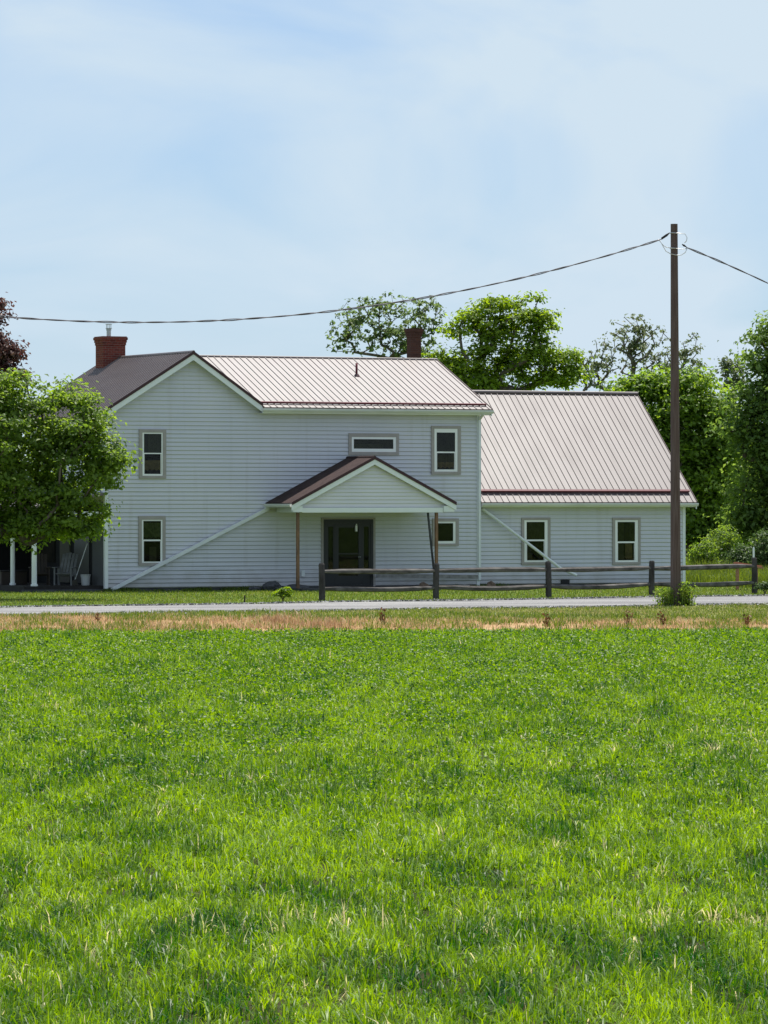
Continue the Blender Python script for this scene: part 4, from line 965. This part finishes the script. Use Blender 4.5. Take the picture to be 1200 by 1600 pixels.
# tall weeds in the rough ground right of the house
def rough():
    r = np.random.default_rng(71); n = 26000
    Y = r.uniform(144, 172, n); X = r.uniform(10.5, 21, n); lx = (X - P0.x) * UX.x + (Y - P0.y) * UX.y; ly = (X - P0.x) * UY.x + (Y - P0.y) * UY.y
    k = (lx > 21.9) & (Y > 150 - 3 * noise2(X, Y, 2, 72)); X, Y = X[k], Y[k]; n = len(X)
    o = blades('tall_weeds', X, Y, .25 + .55 * r.random(n) * noise2(X, Y, 1.5, 73) + .02 * (Y - 145), .025 + .02 * r.random(n), np.abs(r.normal(.3, .25, n)), np.clip(.3 + .5 * r.random(n), 0, .8), M['lawn_grass'], 74)
    tag(o, kind='stuff', label='tall sunlit weeds in the rough ground right of the house', cat='weeds')
rough()

# weeds round the foot of the pole, one clump on each side
def weed_clump(name, label, p, n, h, spread, m, seed, cat='weed', leafn=0, lm=None, group=None):
    r = np.random.default_rng(seed); t = thing(name, label, cat, p, group=group)
    x, y = r.normal(0, spread, n), r.normal(0, spread, n)
    blades('stems', x, y, h * (.45 + .55 * r.random(n)), .016 + .012 * r.random(n), np.abs(r.normal(.25, .2, n)), np.clip(.1 + .65 * r.random(n), 0, .8), m, seed, t)
    if leafn:
        P = np.stack([r.normal(0, spread * 1.2, leafn), r.normal(0, spread * 1.2, leafn), h * (.05 + .9 * r.random(leafn) ** 1.2)], 1); N = r.normal(size=(leafn, 3)); N[:, 2] += .8
        leaves('leaves', P, N, .05 + .06 * r.random(leafn), r.random(leafn) * .8, lm, t, seed + 5)
    return t
weed_clump('weed_clump', 'leafy green weeds on the left foot of the utility pole', pb + Vector((-.26, -.1, 0)), 120, .55, .13, M['lawn_grass'], 81, leafn=330, lm=M['leaf_mid'], group='weeds at the foot of the pole')
weed_clump('weed_clump', 'taller leafy green weeds on the right foot of the utility pole', pb + Vector((.27, -.05, 0)), 120, .72, .10, M['lawn_grass'], 82, leafn=360, lm=M['leaf_mid'], group='weeds at the foot of the pole')
M['dock'] = leaf_mat('dead_dock_brown', (0.07, 0.035, 0.02), (0.20, 0.10, 0.055), transl=.2, spec=.1)
for k, (px, py, h, lab) in enumerate([(597, 976, .42, 'dark brown dead weed standing alone on the bank below the door'), (854, 980, .32, 'reddish dead weed on the bank below the middle fence post'),
                                      (983, 981, .42, 'upright brown dead weed on the bank left of the pole'), (1034, 980, .40, 'brown dead weed on the bank straight below the pole'),
                                      (1167, 981, .36, 'dead brown weed on the bank near the right edge'), (150, 972, .22, 'low dark dead weed on the bank at the left')]):
    weed_clump('dead_weed', lab, gnd(px, py), 11, h * 1.05, .04, M['dock'], 90 + k, cat='dead weed', leafn=22, lm=M['dock'], group='dead weeds on the bank')
for k, (px, py, h, sp, lab) in enumerate([(432, 980, .38, .22, 'pale dry grass tuft on the bank left of the dead weed'), (510, 984, .36, .35, 'wide straw coloured grass tuft at the field edge below the fence end')]):
    weed_clump('dry_tuft', lab, gnd(px, py), 260, h, sp, M['dry_grass'], 100 + k, cat='dry grass', group='dry grass tufts on the bank')

# ------------------------------------------------------------------ stones and odds and ends by the wall
def rock(name, label, p, sx, sy, sz, m, seed, group='stones along the house wall'):
    import bmesh
    bm = bmesh.new(); bmesh.ops.create_icosphere(bm, subdivisions=3, radius=1.0); r = random.Random(seed)
    off = Vector((r.uniform(-9, 9), r.uniform(-9, 9), r.uniform(-9, 9)))
    from mathutils import noise as N_
    for v_ in bm.verts:
        k = 1 + .45 * N_.noise(v_.co * 1.1 + off) + .15 * N_.noise(v_.co * 3 + off)
        v_.co = Vector((v_.co.x * sx * k, v_.co.y * sy * k, max(v_.co.z, -.35) * sz * k + sz * .3))
    me = bpy.data.meshes.new(name); bm.to_mesh(me); bm.free(); me.materials.append(m)
    o = bpy.data.objects.new(name, me); C.objects.link(o); o.location = p; o.rotation_euler = (0, 0, r.uniform(0, 6))
    return tag(o, label, 'stone', group)
rock('stone', 'largest dark stone of the row by the wall left of the porch post', hw(5.55, -.75), .48, .34, .26, M['darkstone'], 1)
rock('stone', 'flat dark stone just left of the outlet box', hw(6.35, -.85), .50, .3, .15, M['darkstone'], 2)
rock('stone', 'small dark stone at the left end of the stone row', hw(5.0, -.65), .22, .2, .13, M['darkstone'], 3)
rock('stone', 'pale stone lying on the ground by the left porch post', hw(6.95, -1.6), .16, .14, .10, M['stone'], 4)
rock('stone', 'brown stone against the wall under the square window', hw(11.15, -.5), .20, .16, .15, M['brownstone'], 5)
rock('stone', 'brown stone at the corner between main block and addition', hw(13.75, -.35), .19, .16, .19, M['brownstone'], 6)
rock('stone', 'grey stone right of the porch slab under the downspout', hw(12.6, -.55), .25, .2, .10, M['stone'], 7)
bd = thing('board', 'long weathered board lying along the wall behind the fence', 'board', hw(10.4, -.35, .45), YAW)
mb = MB(); mb.bar((-.9, 0, .02), (2.9, .1, -.06), .03, .13); mb.build('plank', M['stone'], bd)
st = thing('marker_stake', 'thin white stake standing behind the last fence post', 'stake', gnd(1178, 926), 0, 'stakes in the lawn')
mb = MB(); zz = EYE - (857 - HZ) / FOC * gnd(1178, 926).y; mb.box(-.03, .03, .09, .12, 0, zz); mb.hexa([(-.03, .09, zz), (.03, .09, zz), (.03, .12, zz), (-.03, .12, zz), (-.004, .1, zz + .06), (.004, .1, zz + .06), (.004, .11, zz + .06), (-.004, .11, zz + .06)])
mb.build('shaft', M['white'], st)
st = thing('marker_stake', 'short dark stake stuck in the lawn left of the shrub', 'stake', gnd(382, 942), 0, 'stakes in the lawn')
mb = MB(); mb.bar((0, 0, -.05), (.01, 0, .22), .045, .045); mb.build('shaft', M['chair_dark'], st)
pl = thing('board_pile', 'reddish brown boards stacked among weeds behind the last fence post', 'boards', at(1168, 905, 147.5) * 1.0)
pl.location.z = 0; mb = MB()
for k in range(4): mb.bar((-.52 + .05 * k, -.3 + .2 * k, .86 + .05 * (k % 2)), (.50 - .04 * k, -.25 + .2 * k, .74 + .05 * (k % 2)), .18, .05)
M['old_board'] = mat('reddish_old_boards', (0.40, 0.20, 0.12), 0.85, 0.15, var=(0.28, 0.15, 0.10), vscale=4)
mb.build('planks', M['old_board'], pl)
MB().box(-.36, -.30, -.3, .4, 0, .79).build('trestle', M['old_board'], pl); MB().box(.26, .32, -.3, .4, 0, .71).build('trestle', M['old_board'], pl)
sl_ = thing('stone_slab', 'flat grey stone slab on the grass right of the house corner', 'slab', gnd(1098, 912))
mb = MB(); mb.box(-.42, .42, -.3, .3, 0, .11); mb.build('slab', M['stone'], sl_, bevel=.02)
pt = thing('flower_pot', 'small dark pot standing on the flat stone slab', 'pot', gnd(1098, 912) + Vector((0, 0, .111)))
mb = MB(); mb.tube([(0, 0, 0), (0, 0, .16), (0, 0, .165), (0, 0, .20)], [.08, .115, .13, .13], 14); mb.build('pot', M['chair_dark'], pt)
